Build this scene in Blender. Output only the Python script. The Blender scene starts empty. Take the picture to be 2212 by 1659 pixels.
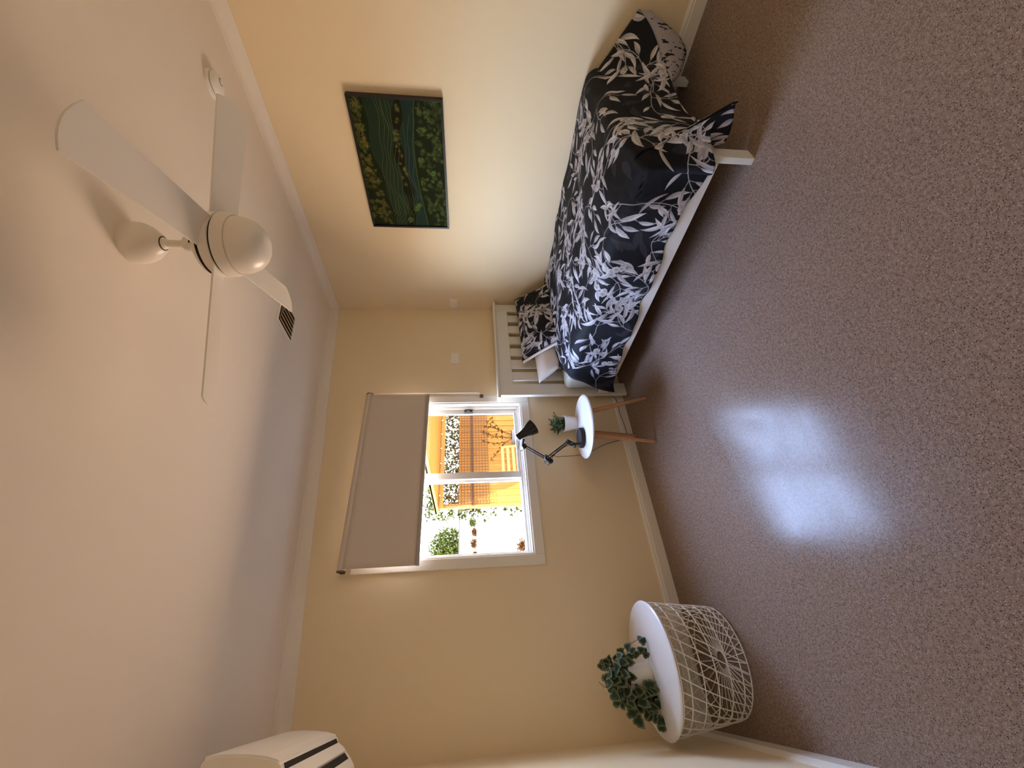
import bpy, bmesh, math, random
import numpy as np
from mathutils import Vector, Matrix

random.seed(7)
rng = np.random.default_rng(11)
S = bpy.context.scene
C = S.collection
PI = math.pi

# ------------------------------------------------------------------ camera
# upright viewing axes (the photograph lies on its side: the picture's right is the room's down)
CAM = Vector((-2.998, -2.883, 1.348))
YAW, PITCH, ROLL, FPX = 0.622, -0.105, -0.009, 868.9
fwd = Vector((math.sin(YAW) * math.cos(PITCH), math.cos(YAW) * math.cos(PITCH), math.sin(PITCH)))
rt = Vector((math.cos(YAW), -math.sin(YAW), 0))
up = rt.cross(fwd)
rt2 = rt * math.cos(ROLL) + up * math.sin(ROLL)
up2 = -rt * math.sin(ROLL) + up * math.cos(ROLL)
cam_d = bpy.data.cameras.new('camera')
cam_d.sensor_width = 36.0
cam_d.lens = FPX / 2212 * 36.0
cam_d.clip_start = 0.02
cam = bpy.data.objects.new('camera', cam_d)
C.objects.link(cam)
bx_, by_, bz_ = -up2, rt2, -fwd
cam.matrix_world = Matrix(((bx_.x, by_.x, bz_.x, CAM.x), (bx_.y, by_.y, bz_.y, CAM.y), (bx_.z, by_.z, bz_.z, CAM.z), (0, 0, 0, 1)))
S.camera = cam

# ------------------------------------------------------------------ light
W = bpy.data.worlds.new('sky')
S.world = W
W.use_nodes = True
wn = W.node_tree.nodes
wl = W.node_tree.links
bg = wn['Background']
tc = wn.new('ShaderNodeTexCoord')
sp = wn.new('ShaderNodeSeparateXYZ')
wl.new(tc.outputs['Generated'], sp.inputs[0])
cr = wn.new('ShaderNodeValToRGB')
cr.color_ramp.elements[0].position = 0.0
cr.color_ramp.elements[0].color = (0.86, 0.91, 1.0, 1)
cr.color_ramp.elements[1].position = 0.6
cr.color_ramp.elements[1].color = (0.43, 0.58, 1.0, 1)
wl.new(sp.outputs['Z'], cr.inputs[0])
wl.new(cr.outputs[0], bg.inputs['Color'])
bg.inputs['Strength'].default_value = 22.0
sun_d = bpy.data.lights.new('sun', 'SUN')
sun_d.energy = 35.0
sun_d.angle = 0.0095
sun_d.color = (1.0, 0.86, 0.66)
sun = bpy.data.objects.new('sun', sun_d)
C.objects.link(sun)
sun.rotation_euler = Vector((0.33, 0.48, -1.0)).to_track_quat('-Z', 'Y').to_euler()
# sampling portal of the sky at the window
def portal(x, y, z, sx, sy, d):
    pd = bpy.data.lights.new('window_portal', 'AREA')
    pd.shape = 'RECTANGLE'
    pd.size, pd.size_y = sx, sy
    pd.cycles.is_portal = True
    po = bpy.data.objects.new('window_portal', pd)
    C.objects.link(po)
    po.location = (x, y, z)
    po.rotation_euler = Vector(d).to_track_quat('-Z', 'Y').to_euler()
portal(-1.746, 0.11, 1.30, 1.2, 0.8, (0, -1, 0))

S.view_settings.view_transform = 'Standard'
S.view_settings.look = 'None'
S.view_settings.gamma = 1.0
S.view_settings.use_curve_mapping = False
S.view_settings.exposure = 0.66
cy = S.cycles
cy.use_denoising = True
cy.max_bounces = 10
cy.diffuse_bounces = 7
cy.glossy_bounces = 4
cy.transparent_max_bounces = 12
cy.sample_clamp_indirect = 40.0
cy.caustics_reflective = False
cy.caustics_refractive = False
try:
    cy.use_guiding = True
except Exception:
    pass

# ------------------------------------------------------------------ materials
def mat(name, col, rough=0.6, spec=0.4, metal=0.0, noise=0.0, nscale=20.0, bump=0.0, bscale=300.0, coat=0.0, coords='Object'):
    m = bpy.data.materials.new(name)
    m.use_nodes = True
    n, l = m.node_tree.nodes, m.node_tree.links
    b = n['Principled BSDF']
    b.inputs['Base Color'].default_value = (*col, 1)
    b.inputs['Roughness'].default_value = rough
    b.inputs['Specular IOR Level'].default_value = spec
    b.inputs['Metallic'].default_value = metal
    b.inputs['Coat Weight'].default_value = coat
    t = n.new('ShaderNodeTexCoord')
    if noise > 0:
        nz = n.new('ShaderNodeTexNoise')
        nz.inputs['Scale'].default_value = nscale
        nz.inputs['Detail'].default_value = 4
        l.new(t.outputs[coords], nz.inputs['Vector'])
        mx = n.new('ShaderNodeMix')
        mx.data_type = 'RGBA'
        mx.inputs[6].default_value = (*[c * (1 - noise) for c in col], 1)
        mx.inputs[7].default_value = (*[min(1, c * (1 + noise)) for c in col], 1)
        l.new(nz.outputs['Fac'], mx.inputs[0])
        l.new(mx.outputs[2], b.inputs['Base Color'])
    if bump > 0:
        nb = n.new('ShaderNodeTexNoise')
        nb.inputs['Scale'].default_value = bscale
        nb.inputs['Detail'].default_value = 3
        l.new(t.outputs[coords], nb.inputs['Vector'])
        bp = n.new('ShaderNodeBump')
        bp.inputs['Strength'].default_value = bump
        bp.inputs['Distance'].default_value = 0.002
        l.new(nb.outputs['Fac'], bp.inputs['Height'])
        l.new(bp.outputs[0], b.inputs['Normal'])
    return m

M_wall = mat('cream_wall_paint', (0.87, 0.735, 0.51), 0.55, 0.3, bump=0.08, bscale=180)
M_ceil = mat('ceiling_paint', (0.84, 0.77, 0.70), 0.8, 0.2, bump=0.05, bscale=150)
M_trim = mat('white_gloss_trim', (0.86, 0.82, 0.74), 0.3, 0.5)
M_cornice = mat('cornice_paint', (0.86, 0.80, 0.73), 0.6, 0.3)
M_bed = mat('white_painted_timber', (0.80, 0.785, 0.73), 0.35, 0.5, noise=0.03, nscale=6)
M_alu = mat('cream_window_frame', (0.74, 0.70, 0.64), 0.35, 0.5)
M_blind = mat('taupe_blind_fabric', (0.70, 0.62, 0.545), 0.9, 0.1, bump=0.15, bscale=900)
M_rail = mat('blind_grey_rail', (0.40, 0.37, 0.35), 0.4, 0.5)
M_plastic = mat('white_plastic', (0.90, 0.87, 0.82), 0.35, 0.5)
M_fan = mat('white_fan_enamel', (0.80, 0.75, 0.69), 0.3, 0.5)
M_dark = mat('dark_gap', (0.015, 0.012, 0.011), 0.7, 0.2)
M_black = mat('black_enamel', (0.006, 0.006, 0.007), 0.22, 0.5)
M_blackm = mat('black_satin', (0.012, 0.011, 0.011), 0.5, 0.4)
M_tabletop = mat('white_table_top', (0.76, 0.755, 0.75), 0.30, 0.5)
M_wood = mat('beech_leg', (0.56, 0.30, 0.165), 0.45, 0.4, noise=0.18, nscale=30)
M_pot = mat('white_ceramic', (0.83, 0.82, 0.80), 0.35, 0.5)
M_pot2 = mat('cream_ribbed_pot', (0.72, 0.66, 0.53), 0.5, 0.4)
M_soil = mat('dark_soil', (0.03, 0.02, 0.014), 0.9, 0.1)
M_wire = mat('white_wire', (0.90, 0.86, 0.80), 0.4, 0.5)
M_sheet = mat('pale_sheet_cotton', (0.46, 0.465, 0.39), 0.85, 0.15)
M_pillow = mat('white_pillow_cotton', (0.80, 0.77, 0.75), 0.7, 0.25)
M_green = mat('small_green_foliage', (0.055, 0.11, 0.035), 0.5, 0.4, noise=0.5, nscale=60)
M_stem = mat('brown_stem', (0.14, 0.07, 0.035), 0.7, 0.2)
M_frame = mat('black_picture_frame', (0.010, 0.007, 0.007), 0.4, 0.4)
M_vent = mat('beige_vent', (0.66, 0.54, 0.42), 0.5, 0.3)
M_bracket = mat('brown_plastic', (0.16, 0.10, 0.06), 0.5, 0.4)
# outdoors
M_ground = mat('sunlit_pavers', (0.64, 0.44, 0.26), 0.9, 0.1, noise=0.12, nscale=1.5)
M_fence = mat('orange_fence_steel', (0.170, 0.083, 0.021), 0.8, 0.0, noise=0.12, nscale=4)
M_roof = mat('orange_patio_lining', (0.175, 0.095, 0.030), 0.8, 0.0, noise=0.1, nscale=5)
M_net = mat('trellis_wire', (0.030, 0.009, 0.003), 0.7, 0.2)
M_white_out = mat('white_render', (0.82, 0.82, 0.80), 0.9, 0.1)
M_grey_out = mat('grey_cap', (0.035, 0.033, 0.03), 0.9, 0.1)
M_hedge = mat('hedge_leaf', (0.020, 0.025, 0.005), 0.9, 0.0, noise=0.6, nscale=8)
M_tree = mat('tree_leaf', (0.020, 0.025, 0.005), 0.9, 0.0, noise=0.5, nscale=6)
M_terra = mat('terracotta_plant', (0.030, 0.013, 0.004), 0.9, 0.0, noise=0.4, nscale=20)
M_chair = mat('slatted_chair_timber', (0.24, 0.125, 0.042), 0.8, 0.0, noise=0.2, nscale=12)
M_greypot = mat('grey_planter', (0.06, 0.056, 0.058), 0.7, 0.3)
M_brick = mat('house_brick', (0.45, 0.33, 0.24), 0.9, 0.1)

# vinyl floor: speckled, semi-gloss, scuffed
def floor_material():
    m = bpy.data.materials.new('speckled_vinyl')
    m.use_nodes = True
    n, l = m.node_tree.nodes, m.node_tree.links
    b = n['Principled BSDF']
    t = n.new('ShaderNodeTexCoord')
    base = (0.235, 0.163, 0.128, 1)
    # soft tonal mottling
    n0 = n.new('ShaderNodeTexNoise'); n0.inputs['Scale'].default_value = 90; n0.inputs['Detail'].default_value = 5
    l.new(t.outputs['Object'], n0.inputs['Vector'])
    r0 = n.new('ShaderNodeValToRGB')
    r0.color_ramp.elements[0].position = 0.35; r0.color_ramp.elements[0].color = (0.205, 0.140, 0.104, 1)
    r0.color_ramp.elements[1].position = 0.65; r0.color_ramp.elements[1].color = (0.298, 0.211, 0.160, 1)
    l.new(n0.outputs['Fac'], r0.inputs[0])
    last = r0.outputs[0]
    for sc, thr, col, seed in ((190, 0.22, (0.050, 0.036, 0.030, 1), 0.0), (120, 0.13, (0.045, 0.034, 0.03, 1), 3.7), (210, 0.20, (0.40, 0.33, 0.285, 1), 9.1), (140, 0.12, (0.52, 0.44, 0.38, 1), 5.3)):
        mp = n.new('ShaderNodeMapping'); mp.inputs['Location'].default_value = (seed, seed * 0.7, 0)
        l.new(t.outputs['Object'], mp.inputs['Vector'])
        wv = n.new('ShaderNodeTexNoise'); wv.inputs['Scale'].default_value = 60
        l.new(mp.outputs[0], wv.inputs['Vector'])
        ad = n.new('ShaderNodeMix'); ad.data_type = 'VECTOR'; ad.inputs[0].default_value = 0.003
        l.new(mp.outputs[0], ad.inputs[4]); l.new(wv.outputs['Color'], ad.inputs[5])
        v = n.new('ShaderNodeTexVoronoi'); v.inputs['Scale'].default_value = sc
        l.new(ad.outputs[1], v.inputs['Vector'])
        rp = n.new('ShaderNodeMapRange')
        rp.inputs['From Min'].default_value = thr; rp.inputs['From Max'].default_value = thr + 0.12
        rp.inputs['To Min'].default_value = 1.0; rp.inputs['To Max'].default_value = 0.0
        l.new(v.outputs['Distance'], rp.inputs['Value'])
        # only some cells carry a speck
        sx = n.new('ShaderNodeSeparateColor'); l.new(v.outputs['Color'], sx.inputs[0])
        gt = n.new('ShaderNodeMath'); gt.operation = 'GREATER_THAN'; gt.inputs[1].default_value = 0.42
        l.new(sx.outputs[0], gt.inputs[0])
        mu = n.new('ShaderNodeMath'); mu.operation = 'MULTIPLY'
        l.new(rp.outputs[0], mu.inputs[0]); l.new(gt.outputs[0], mu.inputs[1])
        mx = n.new('ShaderNodeMix'); mx.data_type = 'RGBA'
        l.new(mu.outputs[0], mx.inputs[0]); l.new(last, mx.inputs[6]); mx.inputs[7].default_value = col
        last = mx.outputs[2]
    l.new(last, b.inputs['Base Color'])
    # scuffs and drag marks in the gloss
    mp = n.new('ShaderNodeMapping'); mp.inputs['Rotation'].default_value = (0, 0, 0.9); mp.inputs['Scale'].default_value = (1.2, 4, 1)
    l.new(t.outputs['Object'], mp.inputs['Vector'])
    ns = n.new('ShaderNodeTexNoise'); ns.inputs['Scale'].default_value = 2.2; ns.inputs['Detail'].default_value = 6; ns.inputs['Distortion'].default_value = 1.2
    l.new(mp.outputs[0], ns.inputs['Vector'])
    n2 = n.new('ShaderNodeTexNoise'); n2.inputs['Scale'].default_value = 4.5; n2.inputs['Detail'].default_value = 4
    l.new(t.outputs['Object'], n2.inputs['Vector'])
    av = n.new('ShaderNodeMath'); av.operation = 'ADD'
    l.new(ns.outputs['Fac'], av.inputs[0]); l.new(n2.outputs['Fac'], av.inputs[1])
    rr = n.new('ShaderNodeMapRange')
    rr.inputs['From Min'].default_value = 0.75; rr.inputs['From Max'].default_value = 1.25
    rr.inputs['To Min'].default_value = 0.16; rr.inputs['To Max'].default_value = 0.25
    l.new(av.outputs[0], rr.inputs['Value'])
    l.new(rr.outputs[0], b.inputs['Roughness'])
    b.inputs['Specular IOR Level'].default_value = 0.20
    nb = n.new('ShaderNodeTexNoise'); nb.inputs['Scale'].default_value = 220; nb.inputs['Detail'].default_value = 2
    l.new(t.outputs['Object'], nb.inputs['Vector'])
    bp = n.new('ShaderNodeBump'); bp.inputs['Strength'].default_value = 0.06; bp.inputs['Distance'].default_value = 0.001
    l.new(nb.outputs['Fac'], bp.inputs['Height']); l.new(bp.outputs[0], b.inputs['Normal'])
    return m
M_floor = floor_material()

def glass_material():
    m = bpy.data.materials.new('window_glass')
    m.use_nodes = True
    n, l = m.node_tree.nodes, m.node_tree.links
    for x in list(n):
        if x.type != 'OUTPUT_MATERIAL':
            n.remove(x)
    out = n['Material Output']
    tr = n.new('ShaderNodeBsdfTransparent'); tr.inputs[0].default_value = (0.97, 0.985, 0.975, 1)
    gl = n.new('ShaderNodeBsdfGlossy'); gl.inputs['Roughness'].default_value = 0.02
    fr = n.new('ShaderNodeFresnel'); fr.inputs['IOR'].default_value = 1.45
    mx = n.new('ShaderNodeMixShader')
    ge = n.new('ShaderNodeNewGeometry')      # mirror only at the face the ray enters by: a thin pane has no total reflection inside
    fm = n.new('ShaderNodeMath'); fm.operation = 'SUBTRACT'; fm.use_clamp = True
    l.new(fr.outputs[0], fm.inputs[0]); l.new(ge.outputs['Backfacing'], fm.inputs[1])
    l.new(fm.outputs[0], mx.inputs[0]); l.new(tr.outputs[0], mx.inputs[1]); l.new(gl.outputs[0], mx.inputs[2])
    l.new(mx.outputs[0], out.inputs[0])
    return m
M_glass = glass_material()

def image_material(name, arr, rough, sheen=0.0, spec=0.3):
    """print computed in this script (arr: h x w x 3 linear, row 0 at the bottom)"""
    h, w, _ = arr.shape
    img = bpy.data.images.new(name, w, h, alpha=False, float_buffer=True)
    px = np.ones((h, w, 4), np.float32)
    px[..., :3] = arr
    img.pixels.foreach_set(px.ravel())
    img.update()
    m = bpy.data.materials.new(name)
    m.use_nodes = True
    n, l = m.node_tree.nodes, m.node_tree.links
    b = n['Principled BSDF']
    b.inputs['Roughness'].default_value = rough
    b.inputs['Specular IOR Level'].default_value = spec
    b.inputs['Sheen Weight'].default_value = sheen
    t = n.new('ShaderNodeTexImage')
    t.image = img
    t.extension = 'REPEAT'
    l.new(t.outputs[0], b.inputs['Base Color'])
    return m

# ------------------------------------------------------------------ mesh helpers
class MB:
    def __init__(s):
        s.v, s.f, s.uv = [], [], None
    def add(s, vs, fs):
        o = len(s.v)
        s.v += [tuple(p) for p in vs]
        s.f += [tuple(i + o for i in f) for f in fs]
        return s
    def box(s, lo, hi):
        x0, y0, z0 = lo; x1, y1, z1 = hi
        return s.add([(x0, y0, z0), (x1, y0, z0), (x1, y1, z0), (x0, y1, z0), (x0, y0, z1), (x1, y0, z1), (x1, y1, z1), (x0, y1, z1)],
                     [(3, 2, 1, 0), (4, 5, 6, 7), (0, 1, 5, 4), (1, 2, 6, 5), (2, 3, 7, 6), (3, 0, 4, 7)])
    def hexa(s, p):  # eight corners, bottom four then top four
        return s.add(p, [(3, 2, 1, 0), (4, 5, 6, 7), (0, 1, 5, 4), (1, 2, 6, 5), (2, 3, 7, 6), (3, 0, 4, 7)])
    def tube(s, path, r, seg=8, closed=False, caps=True):
        P = [Vector(p) for p in path]
        n = len(P)
        R = r if hasattr(r, '__len__') else [r] * n
        rings = []
        prev = None
        for i in range(n):
            a = P[(i - 1) % n] if (closed or i > 0) else P[i]
            b = P[(i + 1) % n] if (closed or i < n - 1) else P[i]
            t = (b - a).normalized()
            if prev is None:
                h = Vector((0, 0, 1)) if abs(t.z) < 0.9 else Vector((1, 0, 0))
                u = t.cross(h).normalized()
            else:
                u = (prev - t * prev.dot(t)).normalized()
            prev = u
            w = t.cross(u)
            rings.append([P[i] + (u * math.cos(2 * PI * k / seg) + w * math.sin(2 * PI * k / seg)) * R[i] for k in range(seg)])
        vs = [q for g in rings for q in g]
        fs = []
        for i in range(n if closed else n - 1):
            j = (i + 1) % n
            for k in range(seg):
                k2 = (k + 1) % seg
                fs.append((i * seg + k, i * seg + k2, j * seg + k2, j * seg + k))
        if caps and not closed:
            fs.append(tuple(range(seg))[::-1])
            fs.append(tuple((n - 1) * seg + k for k in range(seg)))
        return s.add(vs, fs)
    def lathe(s, prof, c=(0, 0, 0), seg=40, axis=None):
        """prof: list of (r, z); axis: optional 3x3 Matrix turning z into a direction"""
        vs, fs = [], []
        n = len(prof)
        for r, z in prof:
            for k in range(seg):
                a = 2 * PI * k / seg
                q = Vector((max(r, 1e-5) * math.cos(a), max(r, 1e-5) * math.sin(a), z))
                if axis is not None:
                    q = axis @ q
                vs.append(q + Vector(c))
        for i in range(n - 1):
            for k in range(seg):
                k2 = (k + 1) % seg
                fs.append((i * seg + k, i * seg + k2, (i + 1) * seg + k2, (i + 1) * seg + k))
        return s.add(vs, fs)
    def prism(s, poly, vec):
        n = len(poly)
        v = Vector(vec)
        vs = [Vector(p) for p in poly] + [Vector(p) + v for p in poly]
        fs = [tuple(range(n))[::-1], tuple(range(n, 2 * n))] + [(i, (i + 1) % n, n + (i + 1) % n, n + i) for i in range(n)]
        return s.add(vs, fs)
    def grid(s, P):
        """P[i][j] points"""
        ni, nj = len(P), len(P[0])
        vs = [P[i][j] for i in range(ni) for j in range(nj)]
        fs = [(i * nj + j, (i + 1) * nj + j, (i + 1) * nj + j + 1, i * nj + j + 1) for i in range(ni - 1) for j in range(nj - 1)]
        return s.add(vs, fs)

def obj(name, mb, m, parent=None, smooth=False, bevel=0.0, fix=True, sharp=40):
    me = bpy.data.meshes.new(name)
    me.from_pydata(mb.v, [], mb.f)
    me.materials.append(m)
    if fix:
        b = bmesh.new(); b.from_mesh(me)
        bmesh.ops.recalc_face_normals(b, faces=b.faces)
        b.to_mesh(me); b.free()
    if smooth:
        me.polygons.foreach_set('use_smooth', [True] * len(me.polygons))
        me.set_sharp_from_angle(angle=math.radians(sharp))
    me.update()
    o = bpy.data.objects.new(name, me)
    C.objects.link(o)
    if parent is not None:
        o.parent = parent
        o.matrix_parent_inverse = Matrix.Translation(parent.location).inverted() if parent.type == 'EMPTY' else Matrix.Identity(4)
    if bevel > 0:
        md = o.modifiers.new('bevel', 'BEVEL')
        md.width = bevel; md.segments = 2; md.limit_method = 'ANGLE'; md.angle_limit = math.radians(35)
    return o

def sub(name, mb, m, part, **k):
    """a sub-part under a mesh part (parts keep world-coordinate vertices)"""
    o = obj(name, mb, m, None, **k)
    o.parent = part
    p = part
    o.matrix_parent_inverse = Matrix.Identity(4) if p.parent is None else Matrix.Identity(4)
    return o

def thing(name, label, cat, loc, group=None):
    o = bpy.data.objects.new(name, None)
    o.empty_display_size = 0.1
    C.objects.link(o)
    o.location = loc
    o['label'] = label; o['category'] = cat
    if group: o['group'] = group
    return o
def tag(o, label, cat, group=None):
    o['label'] = label; o['category'] = cat
    if group: o['group'] = group
    return o
def struct(o):
    o['kind'] = 'structure'
    return o
def stuff(o):
    o['kind'] = 'stuff'
    return o

# ------------------------------------------------------------------ room shell
XL, YF = -3.36, -3.25
RAKE, ZC, CC = 0.0962, 2.61, 0.069
def zceil(x): return ZC + CC + RAKE * x
T = 0.12

struct(obj('floor', MB().box((XL - T, YF - T, -0.08), (T, T, 0.0)), M_floor))
def slab(x0, x1, y0, y1, th):
    return MB().hexa([(x0, y0, zceil(x0)), (x1, y0, zceil(x1)), (x1, y1, zceil(x1)), (x0, y1, zceil(x0)),
                      (x0, y0, zceil(x0) + th), (x1, y0, zceil(x1) + th), (x1, y1, zceil(x1) + th), (x0, y1, zceil(x0) + th)])
struct(obj('ceiling', slab(XL - T, T, YF - T, T, 0.12), M_ceil))
# window opening
WX0, WX1, WZ0, WZ1 = -2.363, -1.130, 0.917, 2.05
def wallbox(mb, x0, x1, z0, z1=None):
    if z1 is None:
        return mb.hexa([(x0, 0, z0), (x1, 0, z0), (x1, T, z0), (x0, T, z0), (x0, 0, zceil(x0) + .05), (x1, 0, zceil(x1) + .05), (x1, T, zceil(x1) + .05), (x0, T, zceil(x0) + .05)])
    return mb.box((x0, 0, z0), (x1, T, z1))
mb = MB()
wallbox(mb, XL - T, WX0, -0.08); wallbox(mb, WX1, T, -0.08); wallbox(mb, WX0, WX1, -0.08, WZ0); wallbox(mb, WX0, WX1, WZ1)
struct(obj('wall_back', mb, M_wall))
struct(obj('wall_right', MB().box((0, YF - T, -0.08), (T, 0.0, zceil(T) + .05)), M_wall))
struct(obj('wall_left', MB().box((XL - T, YF - T, -0.08), (XL, 0.0, zceil(XL) + .05)), M_wall))
struct(obj('wall_front', MB().hexa([(XL, YF - T, -.08), (0, YF - T, -.08), (0, YF, -.08), (XL, YF, -.08),
                                    (XL, YF - T, zceil(XL) + .05), (0, YF - T, zceil(0) + .05), (0, YF, zceil(0) + .05), (XL, YF, zceil(XL) + .05)]), M_wall))

# cove cornices: profile offsets (out from wall, down from ceiling)
def cove(c):
    pr = [(0, 0), (0, -c), (0.006, -c)]
    for k in range(0, 8):
        a = k / 7 * PI / 2
        pr.append((0.008 + (c - 0.016) * (1 - math.cos(a)), -c + 0.004 + (c - 0.012) * math.sin(a)))
    pr += [(c, -0.006), (c, 0)]
    return pr
def sweep(points):  # list of profile rings of 3d points, joined
    n = len(points[0])
    mb = MB()
    vs = [p for ring in points for p in ring]
    fs = []
    for i in range(len(points) - 1):
        for k in range(n):
            k2 = (k + 1) % n
            fs.append((i * n + k, i * n + k2, (i + 1) * n + k2, (i + 1) * n + k))
    fs.append(tuple(range(n))[::-1]); fs.append(tuple((len(points) - 1) * n + k for k in range(n)))
    return mb.add(vs, fs)
pr = cove(CC)
def cov(name, f0, f1):
    struct(obj(name, sweep([[f0(o, d) for o, d in pr], [f1(o, d) for o, d in pr]]), M_cornice, smooth=True, sharp=30))
cov('trim_1', lambda o, d: (-o, -o, zceil(-o) + d), lambda o, d: (-o, YF + o, zceil(-o) + d))
cov('trim_2', lambda o, d: (-o, -o, zceil(-o) + d), lambda o, d: (XL + o, -o, zceil(XL + o) + d))
cov('trim_3', lambda o, d: (XL + o, -o, zceil(XL + o) + d), lambda o, d: (XL + o, YF + o, zceil(XL + o) + d))
cov('trim_4', lambda o, d: (-o, YF + o, zceil(-o) + d), lambda o, d: (XL + o, YF + o, zceil(XL + o) + d))
bpr = [(0, 0), (0.016, 0), (0.016, 0.066), (0.012, 0.074), (0.014, 0.080), (0.006, 0.095), (0, 0.095)]
def base(name, f0, f1):
    struct(obj(name, sweep([[f0(o, z) for o, z in bpr], [f1(o, z) for o, z in bpr]]), M_trim))
base('baseboard_back', lambda o, z: (-o, -o, z), lambda o, z: (XL + o, -o, z))
base('baseboard_right', lambda o, z: (-o, -o, z), lambda o, z: (-o, YF + o, z))
base('baseboard_left', lambda o, z: (XL + o, -o, z), lambda o, z: (XL + o, YF + o, z))
base('baseboard_front', lambda o, z: (-o, YF + o, z), lambda o, z: (XL + o, YF + o, z))

# ------------------------------------------------------------------ window
win = bpy.data.objects.new('window_1', None); C.objects.link(win); win.location = (-1.746, 0, WZ0); struct(win)
cw = 0.068
OX0, OX1, OZ0, OZ1 = WX0 - cw, WX1 + cw, WZ0 - cw, WZ1 + cw
def casing(x0, x1, z0, z1): obj('casing', MB().box((x0, -0.018, z0), (x1, 0.0, z1)), M_trim, win, bevel=0.003)
casing(OX0, WX0, OZ0, OZ1); casing(WX1, OX1, OZ0, OZ1); casing(WX0, WX1, OZ0, WZ0); casing(WX0, WX1, WZ1, OZ1)
j = 0.012
obj('jamb', MB().box((WX0, -0.010, WZ0), (WX0 + j, T, WZ1)), M_trim, win, bevel=0.002)
obj('jamb', MB().box((WX1 - j, -0.010, WZ0), (WX1, T, WZ1)), M_trim, win, bevel=0.002)
obj('jamb', MB().box((WX0 + j, -0.010, WZ0), (WX1 - j, T, WZ0 + j)), M_trim, win, bevel=0.002)
obj('jamb', MB().box((WX0 + j, -0.010, WZ1 - j), (WX1 - j, T, WZ1)), M_trim, win, bevel=0.002)
ax0, ax1, az0, az1 = WX0 + j, WX1 - j, WZ0 + j, WZ1 - j
mb = MB()
mb.box((ax0, 0.035, az0), (ax0 + .022, .105, az1)); mb.box((ax1 - .022, 0.035, az0), (ax1, .105, az1))
mb.box((ax0 + .022, 0.035, az0), (ax1 - .022, .105, az0 + .016)); mb.box((ax0 + .022, 0.035, az1 - .016), (ax1 - .022, .105, az1))
mb.box((ax0 + .022, 0.045, az0 + .016), (ax1 - .022, .050, az0 + .030)); mb.box((ax0 + .022, 0.075, az0 + .016), (ax1 - .022, .080, az0 + .030))
obj('window_frame', mb, M_alu, win, bevel=0.0015)
# right-hand sliding sash (inner track)
sx0, sx1, sz0, sz1 = -1.782, ax1 - .020, az0 + .018, az1 - .018
sash = MB()
sash.box((sx0, .052, sz0), (sx0 + .052, .074, sz1)); sash.box((sx1 - .040, .052, sz0), (sx1, .074, sz1))
sash.box((sx0 + .052, .052, sz0), (sx1 - .040, .074, sz0 + .030)); sash.box((sx0 + .052, .052, sz1 - .034), (sx1 - .040, .074, sz1))
sash_o = obj('sash', sash, M_alu, win, bevel=0.002)
sub('pane', MB().box((sx0 + .050, .061, sz0 + .028), (sx1 - .038, .065, sz1 - .032)), M_glass, sash_o)
lt = MB().box((sx1 - .031, .036, 1.325), (sx1 - .010, .054, 1.395)).box((sx1 - .025, .026, 1.345), (sx1 - .016, .038, 1.375))
sub('latch', lt, M_black, sash_o, bevel=0.003)
# fixed left-hand light
fx = MB()
fx.box((ax0 + .020, .078, az0 + .016), (ax0 + .034, .098, az1 - .016)); fx.box((-1.800, .078, az0 + .016), (-1.766, .098, az1 - .016))
fx.box((ax0 + .034, .078, az0 + .016), (-1.800, .098, az0 + .036)); fx.box((ax0 + .034, .078, az1 - .036), (-1.800, .098, az1 - .016))
fxo = obj('fixed_light', fx, M_alu, win, bevel=0.002)
sub('pane', MB().box((ax0 + .032, .086, az0 + .034), (-1.798, .090, az1 - .034)), M_glass, fxo)

# ------------------------------------------------------------------ roller blind
bl = thing('roller_blind', 'taupe roller blind pulled halfway down over the window', 'blind', (-1.74, -0.05, 2.168))
axx = Matrix(((0, 0, 1), (1, 0, 0), (0, 1, 0)))
BX0, BX1, BY, BZ = -2.412, -1.066, -0.048, 2.168
rl = [(0, 0), (.026, 0), (.0265, .004), (.0265, BX1 - BX0 - .004), (.026, BX1 - BX0), (0, BX1 - BX0)]
obj('roller', MB().lathe(rl, (BX0, BY, BZ), 28, axx), M_blind, bl, smooth=True)
for x in (BX0 - .008, BX1):
    obj('bracket', MB().lathe([(0, 0), (.028, 0), (.028, .008), (0, .008)], (x, BY, BZ), 24, axx).box((x, BY, BZ - .014), (x + .008, -.001, BZ + .014)), M_bracket, bl, smooth=True)
fab = []
for i in range(15):
    z = BZ - .012 - (BZ - .012 - 1.695) * i / 14
    fab.append([(BX0 + .006 + (BX1 - .018 - BX0 - .006) * k / 20, BY - .0255 + .006 * min(1, i / 5), z) for k in range(21)])
o = obj('fabric', MB().grid(fab), M_blind, bl, smooth=True)
sm = o.modifiers.new('thickness', 'SOLIDIFY'); sm.thickness = 0.0012; sm.offset = 0
obj('bottom_rail', MB().box((BX0 + .004, BY - .030, 1.680), (BX1 - .016, BY - .012, 1.704)), M_rail, bl, bevel=0.004)
ch = MB()
for dx in (0.0, 0.014):
    ch.tube([(BX1 + .004 + dx * .6, BY - .026 + dx * 2, 2.165), (BX1 + .000 + dx * .7, BY - .020 + dx, 1.7), (BX1 - .010 + dx, BY - .016, 1.262)], .0016, 6)
obj('chain', ch, M_blind, bl, smooth=True)
obj('chain_tensioner', MB().box((BX1 - .020, -.030, 1.232), (BX1 + .010, 0.0, 1.264)), M_bracket, bl, bevel=0.005)

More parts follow.
